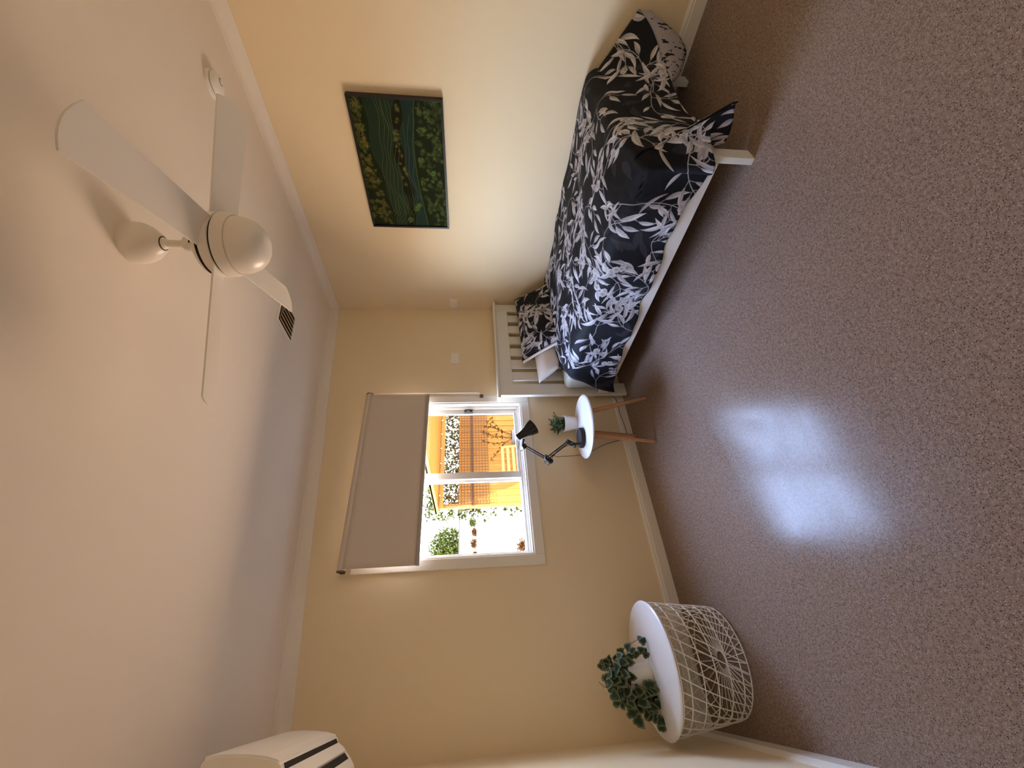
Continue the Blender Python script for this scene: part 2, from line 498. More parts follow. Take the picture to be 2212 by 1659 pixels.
# ------------------------------------------------------------------ wall plates
def plate(name, label, c, axis, w, h, extra=0):
    t = thing(name, label, 'wall plate', c)
    x, y, z = c
    if axis == 'y':
        obj('cover', MB().box((x - w / 2, y - .008, z - h / 2), (x + w / 2, y, z + h / 2)), M_plastic, t, bevel=.003)
        for k in range(extra):
            xx = x + (-.5 + k) * w * .42
            obj('switch', MB().box((xx - .006, y - .012, z - .010), (xx + .006, y - .007, z + .010)), M_plastic, t, bevel=.001)
        for s in (-1, 1):
            obj('screw_cap', MB().lathe([(0, 0), (.004, 0), (.004, .002), (0, .002)], (x + s * w * .40, y - .010, z), 10, Matrix(((1, 0, 0), (0, 0, 1), (0, -1, 0)))), M_plastic, t)
    else:
        obj('cover', MB().box((x - .008, y - w / 2, z - h / 2), (x, y + w / 2, z + h / 2)), M_plastic, t, bevel=.003)
        obj('face_plate', MB().box((x - .011, y - w * .36, z - h * .34), (x - .007, y + w * .36, z + h * .34)), M_plastic, t, bevel=.0015)
plate('wall_plate', 'white wall plate on the window wall above the headboard', (-.637, -.0005, 1.479), 'y', .122, .074, 2)
plate('wall_plate', 'white wall plate on the picture wall beside the corner', (-.0005, -.083, 1.501), 'x', .116, .074)
plate('power_outlet', 'white power outlet low on the wall behind the headboard post', (-1.03, -.0005, .284), 'y', .116, .074)

# ------------------------------------------------------------------ air conditioner
ac = thing('air_conditioner', 'white split system air conditioner high on the left wall', 'air conditioner', (XL, -.76, 2.0))
YA0, YA1 = -1.10, -0.43
prof = [(XL + .002, 2.195), (-3.185, 2.195), (-3.165, 2.190), (-3.155, 2.178), (-3.153, 2.14), (-3.155, 2.10), (-3.160, 2.05), (-3.168, 2.00), (-3.178, 1.965),
        (-3.188, 1.952), (-3.204, 1.945), (-3.222, 1.918), (-3.236, 1.907), (-3.262, 1.882), (-3.285, 1.866), (-3.32, 1.856), (XL + .002, 1.856)]
obj('body', MB().prism([(x, YA0, z) for x, z in prof], (0, YA1 - YA0, 0)), M_plastic, ac, bevel=0.004)
pan = [(-3.1515, 2.186), (-3.1495, 2.14), (-3.1515, 2.10), (-3.1565, 2.05), (-3.1645, 2.00), (-3.1755, 1.962), (-3.184, 1.957), (-3.176, 1.985), (-3.165, 2.04), (-3.160, 2.10), (-3.160, 2.186)]
obj('front_panel', MB().prism([(x, YA0 + .004, z) for x, z in pan], (0, YA1 - YA0 - .008, 0)), M_plastic, ac, bevel=0.0015)
def strip(x0, z0, x1, z1, y0, y1, th, m, nm):
    d = Vector((x1 - x0, 0, z1 - z0)).normalized(); nrm = Vector((-d.z, 0, d.x))
    if nrm.z > 0: nrm = -nrm
    a, b = Vector((x0, y0, z0)), Vector((x1, y0, z1))
    p = [a, b, b + nrm * th, a + nrm * th]
    obj(nm, MB().prism(p, (0, y1 - y0, 0)), m, ac, bevel=0.001)
strip(-3.188, 1.952, -3.206, 1.940, YA0 + .03, YA1 - .03, .0015, M_dark, 'air_slot')
strip(-3.206, 1.942, -3.236, 1.907, YA0 + .04, YA1 - .035, .006, M_plastic, 'louver')
strip(-3.238, 1.905, -3.258, 1.886, YA0 + .03, YA1 - .04, .0015, M_dark, 'air_slot')
strip(-3.260, 1.884, -3.288, 1.864, YA0 + .04, YA1 - .05, .006, M_plastic, 'louver')

# ------------------------------------------------------------------ ceiling fan
FX, FY = -1.70, -1.935
zt = zceil(FX)
fan = thing('ceiling_fan', 'white four bladed ceiling fan with dome motor', 'fan', (FX, FY, zt))
obj('canopy', MB().lathe([(0, 0.012), (.066, 0.012), (.070, -.004), (.071, -.03), (.067, -.052), (.057, -.074), (.043, -.092), (.030, -.104), (.022, -.108), (0, -.108)], (FX, FY, zt), 40), M_fan, fan, smooth=True)
obj('ball_joint', MB().lathe([(0, -.104), (.020, -.106), (.021, -.110), (.018, -.116), (.0125, -.120), (0, -.120)], (FX, FY, zt), 24), M_fan, fan, smooth=True)
obj('canopy_opening', MB().lathe([(.0195, -.1075), (.0245, -.1084), (.0245, -.1088), (.0195, -.1088)], (FX, FY, zt), 24), M_black, fan, smooth=True)
obj('down_rod', MB().lathe([(0, -.10), (.0125, -.10), (.0125, -.24), (0, -.24)], (FX, FY, zt), 20), M_fan, fan, smooth=True)
yk = obj('yoke', MB().lathe([(0, 2.345), (.014, 2.345), (.024, 2.335), (.028, 2.315), (.026, 2.285), (.034, 2.268), (0, 2.268)], (FX, FY, 0), 28), M_fan, fan, smooth=True)
for k in range(3):
    a = -2.2 + k * 1.0
    sub('bolt', MB().lathe([(0, 0), (.005, 0), (.005, .004), (0, .004)], (FX + .025 * math.cos(a), FY + .025 * math.sin(a), 2.306), 10, Matrix(((-math.sin(a), 0, math.cos(a)), (math.cos(a), 0, math.sin(a)), (0, 1, 0)))), M_dark, yk)
obj('motor_housing', MB().lathe([(0, 2.275), (.060, 2.275), (.090, 2.268), (.101, 2.258), (.104, 2.250), (.104, 2.240), (.108, 2.236), (.110, 2.222), (.110, 2.206), (.107, 2.2045), (0, 2.2045)], (FX, FY, 0), 56), M_fan, fan, smooth=True, sharp=30)
obj('rotor_gap', MB().lathe([(0, 2.2046), (.1045, 2.2046), (.1045, 2.1985), (0, 2.1985)], (FX, FY, 0), 56), M_dark, fan, smooth=True)
obj('rotor_gap', MB().lathe([(0, 2.2465), (.1062, 2.2465), (.1062, 2.2385), (0, 2.2385)], (FX, FY, 0), 56), M_dark, fan, smooth=True)
obj('dome_seam', MB().lathe([(.0975, 2.1612), (.1013, 2.1607), (.1013, 2.1592), (.0975, 2.1592)], (FX, FY, 0), 56), M_vent, fan, smooth=True)
obj('lower_band', MB().lathe([(0, 2.199), (.107, 2.199), (.110, 2.197), (.109, 2.180), (.104, 2.166), (.1005, 2.160), (0, 2.160)], (FX, FY, 0), 56), M_fan, fan, smooth=True, sharp=30)
dome = [(0, 2.1605), (.098, 2.1605), (.0985, 2.157)]
for k in range(1, 13):
    a = k / 12 * PI / 2
    dome.append((.0985 * math.cos(a) ** .85 if k < 12 else 0, 2.155 - .093 * math.sin(a)))
obj('bottom_dome', MB().lathe(dome, (FX, FY, 0), 56), M_fan, fan, smooth=True, sharp=35)
# one blade along +x, then turned copies: straight edges, a shallow arc between two sharp tip corners
L0, L1 = .085, .545
ol = [(L0, -.052), (L1, -.068)]
for k in range(1, 12):
    t = k / 12
    ol.append((L1 + .022 * (1 - (2 * t - 1) ** 2), -.068 + .133 * t))
ol += [(L1, .065), (L0, .058)]
pitch = math.radians(-15)
blade_mb = MB().prism([Vector((r_, c_ * math.cos(pitch), c_ * math.sin(pitch) - .003)) for r_, c_ in ol], (0, 0, .006))
zb = 2.222
first = None
for k, ang in enumerate((-117, -27, 63, 152)):
    if first is None:
        o = obj('blade', blade_mb, M_fan, None, bevel=0.001); first = o
    else:
        o = first.copy(); C.objects.link(o)
    o.parent = fan
    o.matrix_parent_inverse = Matrix.Identity(4)
    o.location = (0, 0, zb - zt)
    o.rotation_euler = (0, 0, math.radians(ang))

# ------------------------------------------------------------------ smoke detector
SX, SY = -.485, -2.0
zs = zceil(SX)
sd = thing('smoke_detector', 'small round white smoke detector on the ceiling', 'smoke detector', (SX, SY, zs))
tilt = Matrix.Rotation(-math.atan(RAKE), 3, 'Y')
obj('base', MB().lathe([(0, .002), (.066, .002), (.066, -.010), (.062, -.013), (0, -.013)], (SX, SY, zs), 40, tilt), M_plastic, sd, smooth=True)
obj('cover', MB().lathe([(0, -.012), (.060, -.012), (.060, -.022), (.055, -.032), (.042, -.040), (.022, -.043), (0, -.043)], (SX, SY, zs), 40, tilt), M_plastic, sd, smooth=True)
obj('test_button', MB().lathe([(.013, -.041), (.014, -.0455), (.012, -.047), (0, -.047)], (SX + .012, SY - .008, zs), 20, tilt), M_plastic, sd, smooth=True)
obj('button_ring', MB().lathe([(.0145, -.0430), (.0165, -.0434), (.0165, -.0440), (.0145, -.0440)], (SX + .012, SY - .008, zs), 24, tilt), M_dark, sd, smooth=True)
obj('vent_slot', MB().lathe([(.0605, -.0185), (.061, -.0195), (.0605, -.0205)], (SX, SY, zs), 40, tilt), M_dark, sd, smooth=True)

# ------------------------------------------------------------------ ceiling vent
vt = thing('ceiling_vent', 'square louvred air vent in the ceiling behind the fan', 'vent', (-.94, -.80, zceil(-.94)))
vx0, vx1, vy0, vy1 = -1.065, -.812, -.930, -.680
def zq(x, d): return zceil(x) - d
def cbox(mb, x0, x1, y0, y1, d0, d1, lean=0.0):
    return mb.hexa([(x0 + lean, y0, zq(x0, d1)), (x1 + lean, y0, zq(x1, d1)), (x1 + lean, y1, zq(x1, d1)), (x0 + lean, y1, zq(x0, d1)),
                    (x0, y0, zq(x0, d0)), (x1, y0, zq(x1, d0)), (x1, y1, zq(x1, d0)), (x0, y1, zq(x0, d0))])
mb = MB()
cbox(mb, vx0, vx0 + .022, vy0, vy1, -.002, .007); cbox(mb, vx1 - .012, vx1, vy0, vy1, -.002, .007)
cbox(mb, vx0 + .022, vx1 - .012, vy0, vy0 + .022, -.002, .007); cbox(mb, vx0 + .022, vx1 - .012, vy1 - .012, vy1, -.002, .007)
obj('vent_frame', mb, M_plastic, vt, bevel=.002)
obj('backing', cbox(MB(), vx0 + .02, vx1 - .01, vy0 + .02, vy1 - .01, -.001, .0015), M_bracket, vt)
for i in range(6):
    x = vx0 + .030 + i * .037
    y = vy0 + .030 + i * .010
    lv = MB()
    # long leg (tilted strip along y) and short leg (tilted strip along x), mitred at the corner
    def tilted(p0, p1, q0, q1):   # outer edge high, inner edge low
        lv.hexa([(p0[0], p0[1], zq(p0[0], .0035)), (p1[0], p1[1], zq(p1[0], .0035)), (q1[0], q1[1], zq(q1[0], .0125)), (q0[0], q0[1], zq(q0[0], .0125)),
                 (p0[0], p0[1], zq(p0[0], .0020)), (p1[0], p1[1], zq(p1[0], .0020)), (q1[0], q1[1], zq(q1[0], .0110)), (q0[0], q0[1], zq(q0[0], .0110))])
    w = .027
    tilted((x + w, y + w * .5), (x + w, vy1 - .014), (x, y), (x, vy1 - .014))
    tilted((vx1 - .014, y + w * .5), (x + w, y + w * .5), (vx1 - .014, y), (x, y))
    obj('louver', lv, M_vent, vt)

# ------------------------------------------------------------------ printed patterns (computed here)
def draw_poly(img, pts, col, alpha=1.0):
    pts = np.asarray(pts, float)
    h, w, _ = img.shape
    x0, y0 = np.floor(pts.min(0)).astype(int); x1, y1 = np.ceil(pts.max(0)).astype(int) + 1
    x0, y0 = max(x0, 0), max(y0, 0); x1, y1 = min(x1, w), min(y1, h)
    if x1 <= x0 or y1 <= y0: return None
    X, Y = np.meshgrid(np.arange(x0, x1) + .5, np.arange(y0, y1) + .5)
    ins = np.zeros(X.shape, bool)
    n = len(pts)
    for i in range(n):
        xa, ya = pts[i]; xb, yb = pts[(i + 1) % n]
        if ya == yb: continue
        c = (ya > Y) != (yb > Y)
        ins ^= c & (X < (xb - xa) * (Y - ya) / (yb - ya) + xa)
    c = col(X, Y) if callable(col) else np.broadcast_to(np.array(col), X.shape + (3,))
    blk = img[y0:y1, x0:x1]
    blk[ins] = blk[ins] * (1 - alpha) + c[ins] * alpha
def draw_line(img, pts, wd, col, alpha=1.0):
    h, w, _ = img.shape
    col = np.array(col)
    pts = np.asarray(pts, float)
    for a, b in zip(pts[:-1], pts[1:]):
        x0, y0 = np.floor(np.minimum(a, b) - wd).astype(int); x1, y1 = np.ceil(np.maximum(a, b) + wd).astype(int) + 1
        x0, y0 = max(x0, 0), max(y0, 0); x1, y1 = min(x1, w), min(y1, h)
        if x1 <= x0 or y1 <= y0: continue
        X, Y = np.meshgrid(np.arange(x0, x1) + .5, np.arange(y0, y1) + .5)
        d = b - a; L = d @ d + 1e-9
        t = np.clip(((X - a[0]) * d[0] + (Y - a[1]) * d[1]) / L, 0, 1)
        dist = np.hypot(X - a[0] - t * d[0], Y - a[1] - t * d[1])
        m = np.clip(wd * .5 + .5 - dist, 0, 1)[..., None] * alpha
        blk = img[y0:y1, x0:x1]
        blk[:] = blk * (1 - m) + col * m
def bez(p, a, L, bend, n=14):
    """curved spine from p, heading a, length L, curvature bend (radians in all)"""
    out = [np.array(p, float)]
    for i in range(n):
        t = a + bend * (i + .5) / n
        out.append(out[-1] + L / n * np.array([math.cos(t), math.sin(t)]))
    return np.array(out)

def fabric_print(W_, H_, ppm, seed):
    r = np.random.default_rng(seed)
    img = np.empty((H_, W_, 3)); img[:] = (0.0075, 0.0072, 0.0095)
    LIGHT = np.array((.60, .58, .61))
    def leaf(p, a, L, wd, bend, tone=1.0, ghost=False):
        sp_ = bez(p, a, L, bend)
        n = len(sp_)
        tg = np.gradient(sp_, axis=0); tg /= np.linalg.norm(tg, axis=1)[:, None]
        nr = np.stack([-tg[:, 1], tg[:, 0]], 1)
        u = np.linspace(0, 1, n)
        wv = wd * (np.sin(PI * u ** .8) ** 1.15) * .5
        lo = sp_ - nr * wv[:, None]; hi = sp_ + nr * wv[:, None]
        if ghost:
            draw_poly(img, np.concatenate([lo, hi[::-1]]), (.030, .029, .034), .8); return
        ca, sa = math.cos(a), math.sin(a)
        ph = r.uniform(0, 6)
        def shade(k):
            def f(X, Y):
                q = ((X - p[0]) * ca + (Y - p[1]) * sa) / L
                w_ = (-(X - p[0]) * sa + (Y - p[1]) * ca) / wd
                g = tone * (k + .10 * np.sin(q * 5 + ph) + .06 * np.sin(w_ * 22 + q * 4))
                g = g * (.70 + .36 * np.clip(q * 1.7, 0, 1))
                return np.clip(g, 0.05, 1.2)[..., None] * LIGHT
            return f
        draw_poly(img, np.concatenate([lo, sp_[::-1]]), shade(.98))
        draw_poly(img, np.concatenate([sp_, hi[::-1]]), shade(.72))
        draw_line(img, sp_[1:-2], max(1.0, wd * .05), LIGHT * .38 * tone, .7)
    def flower(p, R):
        k = r.integers(5, 8)
        for i in range(k):
            a = 2 * PI * i / k + r.uniform(-.3, .3)
            c = np.array(p) + R * .55 * np.array([math.cos(a), math.sin(a)])
            th = np.linspace(0, 2 * PI, 16, endpoint=False)
            rad = R * .52 * (1 + .14 * np.sin(5 * th + r.uniform(0, 6)) + r.uniform(-.06, .06, 16))
            pts = c + np.stack([rad * np.cos(th), rad * np.sin(th)], 1)
            g = r.uniform(.72, 1.0)
            draw_poly(img, pts, lambda X, Y, c=c, g=g: (g * (.62 + .45 * np.clip(np.hypot(X - p[0], Y - p[1]) / R, 0, 1)))[..., None] * LIGHT)
            draw_line(img, np.array([p, c]), 1.2, LIGHT * .30, .6)
        draw_poly(img, np.array(p) + R * .16 * np.stack([np.cos(np.linspace(0, 6, 9)), np.sin(np.linspace(0, 6, 9))], 1), LIGHT * .25)
    s = ppm
    # faint ghost foliage in the ground colour
    for i in range(170):
        p = r.uniform((0, 0), (W_, H_)); leaf(p, r.uniform(0, 6.28), r.uniform(.07, .16) * s, r.uniform(.03, .05) * s, r.uniform(-.8, .8), ghost=True)
    def sprig(p, a, L, side):
        bd = side * r.uniform(.5, 1.3)
        st = bez(p, a, L, bd, 26)
        draw_line(img, st, .0032 * s, LIGHT * .72)
        nn = max(3, int(L / (.062 * s)))
        for q in range(1, nn + 1):
            i = min(25, int(q / nn * 25))
            t = math.atan2(*(st[min(i + 1, 26)] - st[i - 1])[::-1])
            for sd_ in ((-1, 1) if r.random() < .75 else (r.choice((-1, 1)),)):
                ll = r.uniform(.065, .135) * s * (1.0 if q < nn else 1.15)
                aa = t + sd_ * r.uniform(.45, 1.1)
                pet = bez(st[i], aa, ll * .22, 0, 3)
                draw_line(img, pet, .0024 * s, LIGHT * .7)
                leaf(pet[-1], aa, ll, r.uniform(.018, .031) * s, -sd_ * r.uniform(.2, 1.1), r.uniform(.8, 1.12))
        return st[-1], t
    # regular repeat of motifs over the cloth
    step = .285 * s
    row = 0
    y = .06 * s
    while y < H_ + .1 * s:
        x = (.05 if row % 2 else .20) * s
        while x < W_ + .1 * s:
            p = np.array([x, y]) + r.uniform(-.05, .05, 2) * s
            a = r.uniform(0, 6.28)
            sd0 = r.choice((-1, 1))
            e, t = sprig(p, a, r.uniform(.20, .32) * s, sd0)
            if r.random() < .75:
                for q in range(r.integers(2, 5)):
                    flower(e + r.uniform(-.030, .030, 2) * s, r.uniform(.016, .026) * s)
            sprig(p, a + PI + r.uniform(-.6, .6), r.uniform(.12, .22) * s, -sd0)
            if r.random() < .6:
                sprig(p, a + PI / 2 + r.uniform(-.5, .5), r.uniform(.09, .15) * s, sd0)
            x += step
        y += .225 * s
        row += 1
    return img

PPM = 620
QW, QH = 1.62, 2.46
M_quilt = image_material('black_floral_cotton', fabric_print(int(QW * PPM), int(QH * PPM), PPM, 5), .75, 0.0, .22)
def _sheen(m):
    n, l = m.node_tree.nodes, m.node_tree.links
    t = n.new('ShaderNodeTexCoord'); z = n.new('ShaderNodeTexNoise'); z.inputs['Scale'].default_value = 14; z.inputs['Detail'].default_value = 5
    z.inputs['Distortion'].default_value = .8
    l.new(t.outputs['Object'], z.inputs['Vector'])
    b = n.new('ShaderNodeBump'); b.inputs['Strength'].default_value = .35; b.inputs['Distance'].default_value = .012
    l.new(z.outputs['Fac'], b.inputs['Height']); l.new(b.outputs[0], n['Principled BSDF'].inputs['Normal'])
_sheen(M_quilt)

def lining_material():
    m = mat('pale_speckled_lining', (.40, .37, .39), .8, .2)
    n, l = m.node_tree.nodes, m.node_tree.links
    t = n.new('ShaderNodeTexCoord'); v = n.new('ShaderNodeTexNoise'); v.inputs['Scale'].default_value = 46; v.inputs['Detail'].default_value = 2
    mp = n.new('ShaderNodeMapping'); mp.inputs['Scale'].default_value = (1, 1, .45)
    l.new(t.outputs['Object'], mp.inputs['Vector']); l.new(mp.outputs[0], v.inputs['Vector'])
    r_ = n.new('ShaderNodeValToRGB'); r_.color_ramp.interpolation = 'CONSTANT'
    r_.color_ramp.elements[0].color = (.40, .37, .39, 1); r_.color_ramp.elements[1].position = .60; r_.color_ramp.elements[1].color = (.02, .02, .025, 1)
    l.new(v.outputs['Fac'], r_.inputs[0]); l.new(r_.outputs[0], n['Principled BSDF'].inputs['Base Color'])
    return m
M_lining = lining_material()

def paint_terraces(W_, H_):
    r = np.random.default_rng(3)
    img = np.empty((H_, W_, 3))
    X, Y = np.meshgrid(np.linspace(0, 1, W_), np.linspace(0, 1, H_))
    # Y = 0 at the top of the picture here
    ridge = .25 + .05 * np.sin(X * 5 + 1.0) - .07 * X + .02 * np.sin(X * 17)
    low = .70 + .05 * np.sin(X * 4 + 2.4) + .10 * (X > .86) * 0
    low = low - .28 * np.clip((.30 - X) / .12, 0, 1) * 0
    img[:] = (.0050, .0085, .0040)
    wat = (Y > ridge) & (Y < low)
    img[wat] = (.0075, .0165, .0120)
    deep = wat & (Y > .55)
    img[deep] = (.0065, .0150, .0150)
    midb = .50 + .035 * np.sin(X * 7)
    mid = wat & (np.abs(Y - midb) < .045 + .02 * np.sin(X * 23))
    img[mid] = (.0050, .0060, .0030)
    nz = r.uniform(.75, 1.25, (H_, W_, 1)); img *= nz
    def P(x, y): return np.array([x * W_, y * H_])
    xs = np.linspace(0, 1, 60)
    for k, (o, am, ph) in enumerate(((.27, .02, .3), (.31, .025, .5), (.345, .025, .7), (.38, .03, .9), (.42, .03, 1.2), (.455, .02, 1.5))):
        ys = o + am * np.sin(xs * 9 + ph) + .014 * np.sin(xs * 23 + k) - .06 * (xs - .5) * (k > 2) + .20 * np.clip(.30 - xs, 0, 1) * (.2 + k * .1)
        m = xs > .10
        draw_line(img, np.stack([xs[m] * W_, ys[m] * H_], 1), 1.7, (.050, .070, .038), .85)
        draw_line(img, np.stack([xs[m] * W_, ys[m] * H_ + 3], 1), 3.0, (.003, .005, .003), .6)
    for k, (o, am, ph) in enumerate(((.555, .02, .3), (.60, .03, .2), (.645, .03, .8))):
        ys = o + am * np.sin(xs * 8 + ph) + .012 * np.sin(xs * 21 + k) + .10 * np.clip(.35 - xs, 0, 1)
        m = (xs > .24) & (xs < .86 + .05 * k)
        draw_line(img, np.stack([xs[m] * W_, ys[m] * H_], 1), 1.6, (.040, .058, .048), .85)
    ys = low[0]
    draw_line(img, np.stack([np.linspace(0, 1, W_)[::6] * W_, ys[::6] * H_], 1), 5, (.020, .040, .012), .8)
    # fan of small terraces at the lower left
    for k in range(9):
        t = np.linspace(0, 1, 24)
        xx = .02 + .27 * t
        yy = .10 + .30 + .035 * k - (.19 - .01 * k) * (1 - t) + .015 * np.sin(t * 14 + k)
        draw_line(img, np.stack([xx * W_, yy * H_], 1), 1.5, (.034, .052, .022), .8)
    def palm(x, y, R, col):
        n = r.integers(9, 14); a0 = r.uniform(0, 6)
        for i in range(n):
            a = a0 + 2 * PI * i / n + r.uniform(-.2, .2)
            L = R * r.uniform(.65, 1.1)
            g = r.uniform(.6, 1.25)
            draw_line(img, bez(P(x, y), a, L, r.uniform(-.7, .7), 5), max(1.0, R * .085), np.array(col) * g * 1.9, .9)
    def bush(x, y, R, col):
        for i in range(60):
            a, q = r.uniform(0, 6.28), R * math.sqrt(r.random())
            c = P(x, y) + q * np.array([math.cos(a), math.sin(a)])
            draw_line(img, [c, c + r.uniform(-3, 3, 2)], r.uniform(2, 5), np.array(col) * r.uniform(.5, 1.3), .7)
    for i in range(150):   # forest along the top
        x = r.random(); lim = .20 + .05 * math.sin(x * 5 + 1) - .07 * x
        y = r.uniform(-.02, lim)
        c = (.034, .036, .013) if r.random() < .6 else (.020, .028, .009)
        palm(x, y, r.uniform(9, 22), c) if r.random() < .6 else bush(x, y, r.uniform(7, 14), c)
    for i in range(190):   # forest along the bottom
        x = r.random(); lim = .74 + .05 * math.sin(x * 4 + 2.4)
        y = r.uniform(lim, 1.02)
        c = (.022, .034, .012) if r.random() < .5 else (.013, .021, .008)
        palm(x, y, r.uniform(9, 20), c) if r.random() < .6 else bush(x, y, r.uniform(8, 16), c)
    for i in range(26):    # trees on the middle bank
        x = r.uniform(.28, .98); y = .50 + .035 * math.sin(x * 7) + r.uniform(-.03, .03)
        palm(x, y, r.uniform(8, 17), (.030, .038, .014))
    for x, y, R in ((.17, .60, 22), (.06, .50, 20), (.48, .86, 16), (.58, .72, 20), (.20, .64, 18)):
        bush(x, y, R, (.034, .068, .022)); bush(x, y, R * .8, (.030, .062, .020))
    return img[::-1]

# ------------------------------------------------------------------ picture
pc = thing('framed_picture', 'dark green aerial picture of terraces in a thin black frame', 'picture', (0, -1.388, 1.80))
py0, py1, pz0, pz1 = -1.842, -.930, 1.502, 2.100
fw = .014
mb = MB()
mb.box((-.040, py0, pz0), (-.001, py0 + fw, pz1)); mb.box((-.040, py1 - fw, pz0), (-.001, py1, pz1))
mb.box((-.040, py0 + fw, pz0), (-.001, py1 - fw, pz0 + fw)); mb.box((-.040, py0 + fw, pz1 - fw), (-.001, py1 - fw, pz1))
obj('frame', mb, M_frame, pc, bevel=.001)
M_art = image_material('terrace_print', np.clip(paint_terraces(760, 496) * np.array((2.7, 2.3, 1.8)), 0, 1), .8, 0, .08)
cv = MB()
a0, a1, b0, b1 = py0 + fw - .001, py1 - fw + .001, pz0 + fw - .001, pz1 - fw + .001
cv.box((-.030, a0, b0), (-.004, a1, b1))
o = obj('canvas', cv, M_art, pc, fix=True)
uvl = o.data.uv_layers.new(name='uv')
for lp in o.data.loops:
    co = o.data.vertices[lp.vertex_index].co
    uvl.data[lp.index].uv = ((a1 - co.y) / (a1 - a0), (co.z - b0) / (b1 - b0))

# ------------------------------------------------------------------ bed
bed = thing('bed', 'white timber single bed frame with slatted headboard', 'bed', (-.58, -1.06, 0))
HY0, HY1 = -.112, -.080          # headboard thickness
def bb(name, lo, hi, bev=.003): return obj(name, MB().box(lo, hi), M_bed, bed, bevel=bev)
bb('headboard_post', (-1.125, HY0, 0), (-1.012, HY1, 1.090))
bb('headboard_post', (-.139, HY0, 0), (-.045, HY1, 1.090))
bb('top_rail', (-1.012, HY0, .980), (-.139, HY1, 1.090))
bb('bottom_rail', (-1.012, HY0, .26), (-.139, HY1, .40))
obj('cap', MB().prism([(-1.163, HY0 - .018, 1.090), (-1.163, HY1 + .012, 1.090), (-1.163, HY1 + .018, 1.104), (-1.163, HY1 + .012, 1.116), (-1.163, HY0 - .018, 1.116), (-1.163, HY0 - .026, 1.103)], (1.145, 0, 0)), M_bed, bed, bevel=.002)
edges = [(-.185, -.275), (-.327, -.416), (-.463, -.553), (-.607, -.693), (-.741, -.830), (-.879, -.964)]
for a, b_ in edges:
    bb('slat', (b_, HY0 + .006, .395), (a, HY1 - .006, .985), .002)
# side rails with the foot legs
FY0, FY1 = -2.063, -2.031
bb('side_rail', (-1.115, FY1, .165), (-1.090, HY0, .250))
bb('side_rail', (-.070, FY1, .165), (-.045, HY0, .250))
bb('foot_rail', (-1.033, FY0 + .004, .165), (-.149, FY0 + .027, .250))
bb('leg', (-1.115, FY0, 0), (-1.033, FY1, .256))
bb('leg', (-.149, FY0, 0), (-.066, FY1, .256))
for i in range(10):
    y = -.25 - i * .19
    obj('base_slat', MB().box((-1.090, y - .035, .215), (-.070, y + .035, .232)), M_wood, bed)

mt = thing('mattress', 'pale sheeted mattress end showing under the quilt at the headboard', 'mattress', (-.56, -1.06, .232))
def rbox(x0, x1, y0, y1, z0, z1, R, n=5):
    """rounded cushion-like block"""
    b = bmesh.new()
    bmesh.ops.create_cube(b, size=1)
    bmesh.ops.scale(b, vec=(x1 - x0, y1 - y0, z1 - z0), verts=b.verts)
    bmesh.ops.translate(b, vec=((x0 + x1) / 2, (y0 + y1) / 2, (z0 + z1) / 2), verts=b.verts)
    bmesh.ops.bevel(b, geom=list(b.edges) + list(b.verts), offset=R, segments=n, profile=.5, affect='EDGES')
    m = MB(); m.v = [tuple(v.co) for v in b.verts]; m.f = [tuple(v.index for v in f.verts) for f in b.faces]
    b.free(); return m
obj('fitted_sheet', rbox(-1.082, -.078, -2.000, -.118, .232, .545, .045), M_sheet, mt, smooth=True, sharp=60)

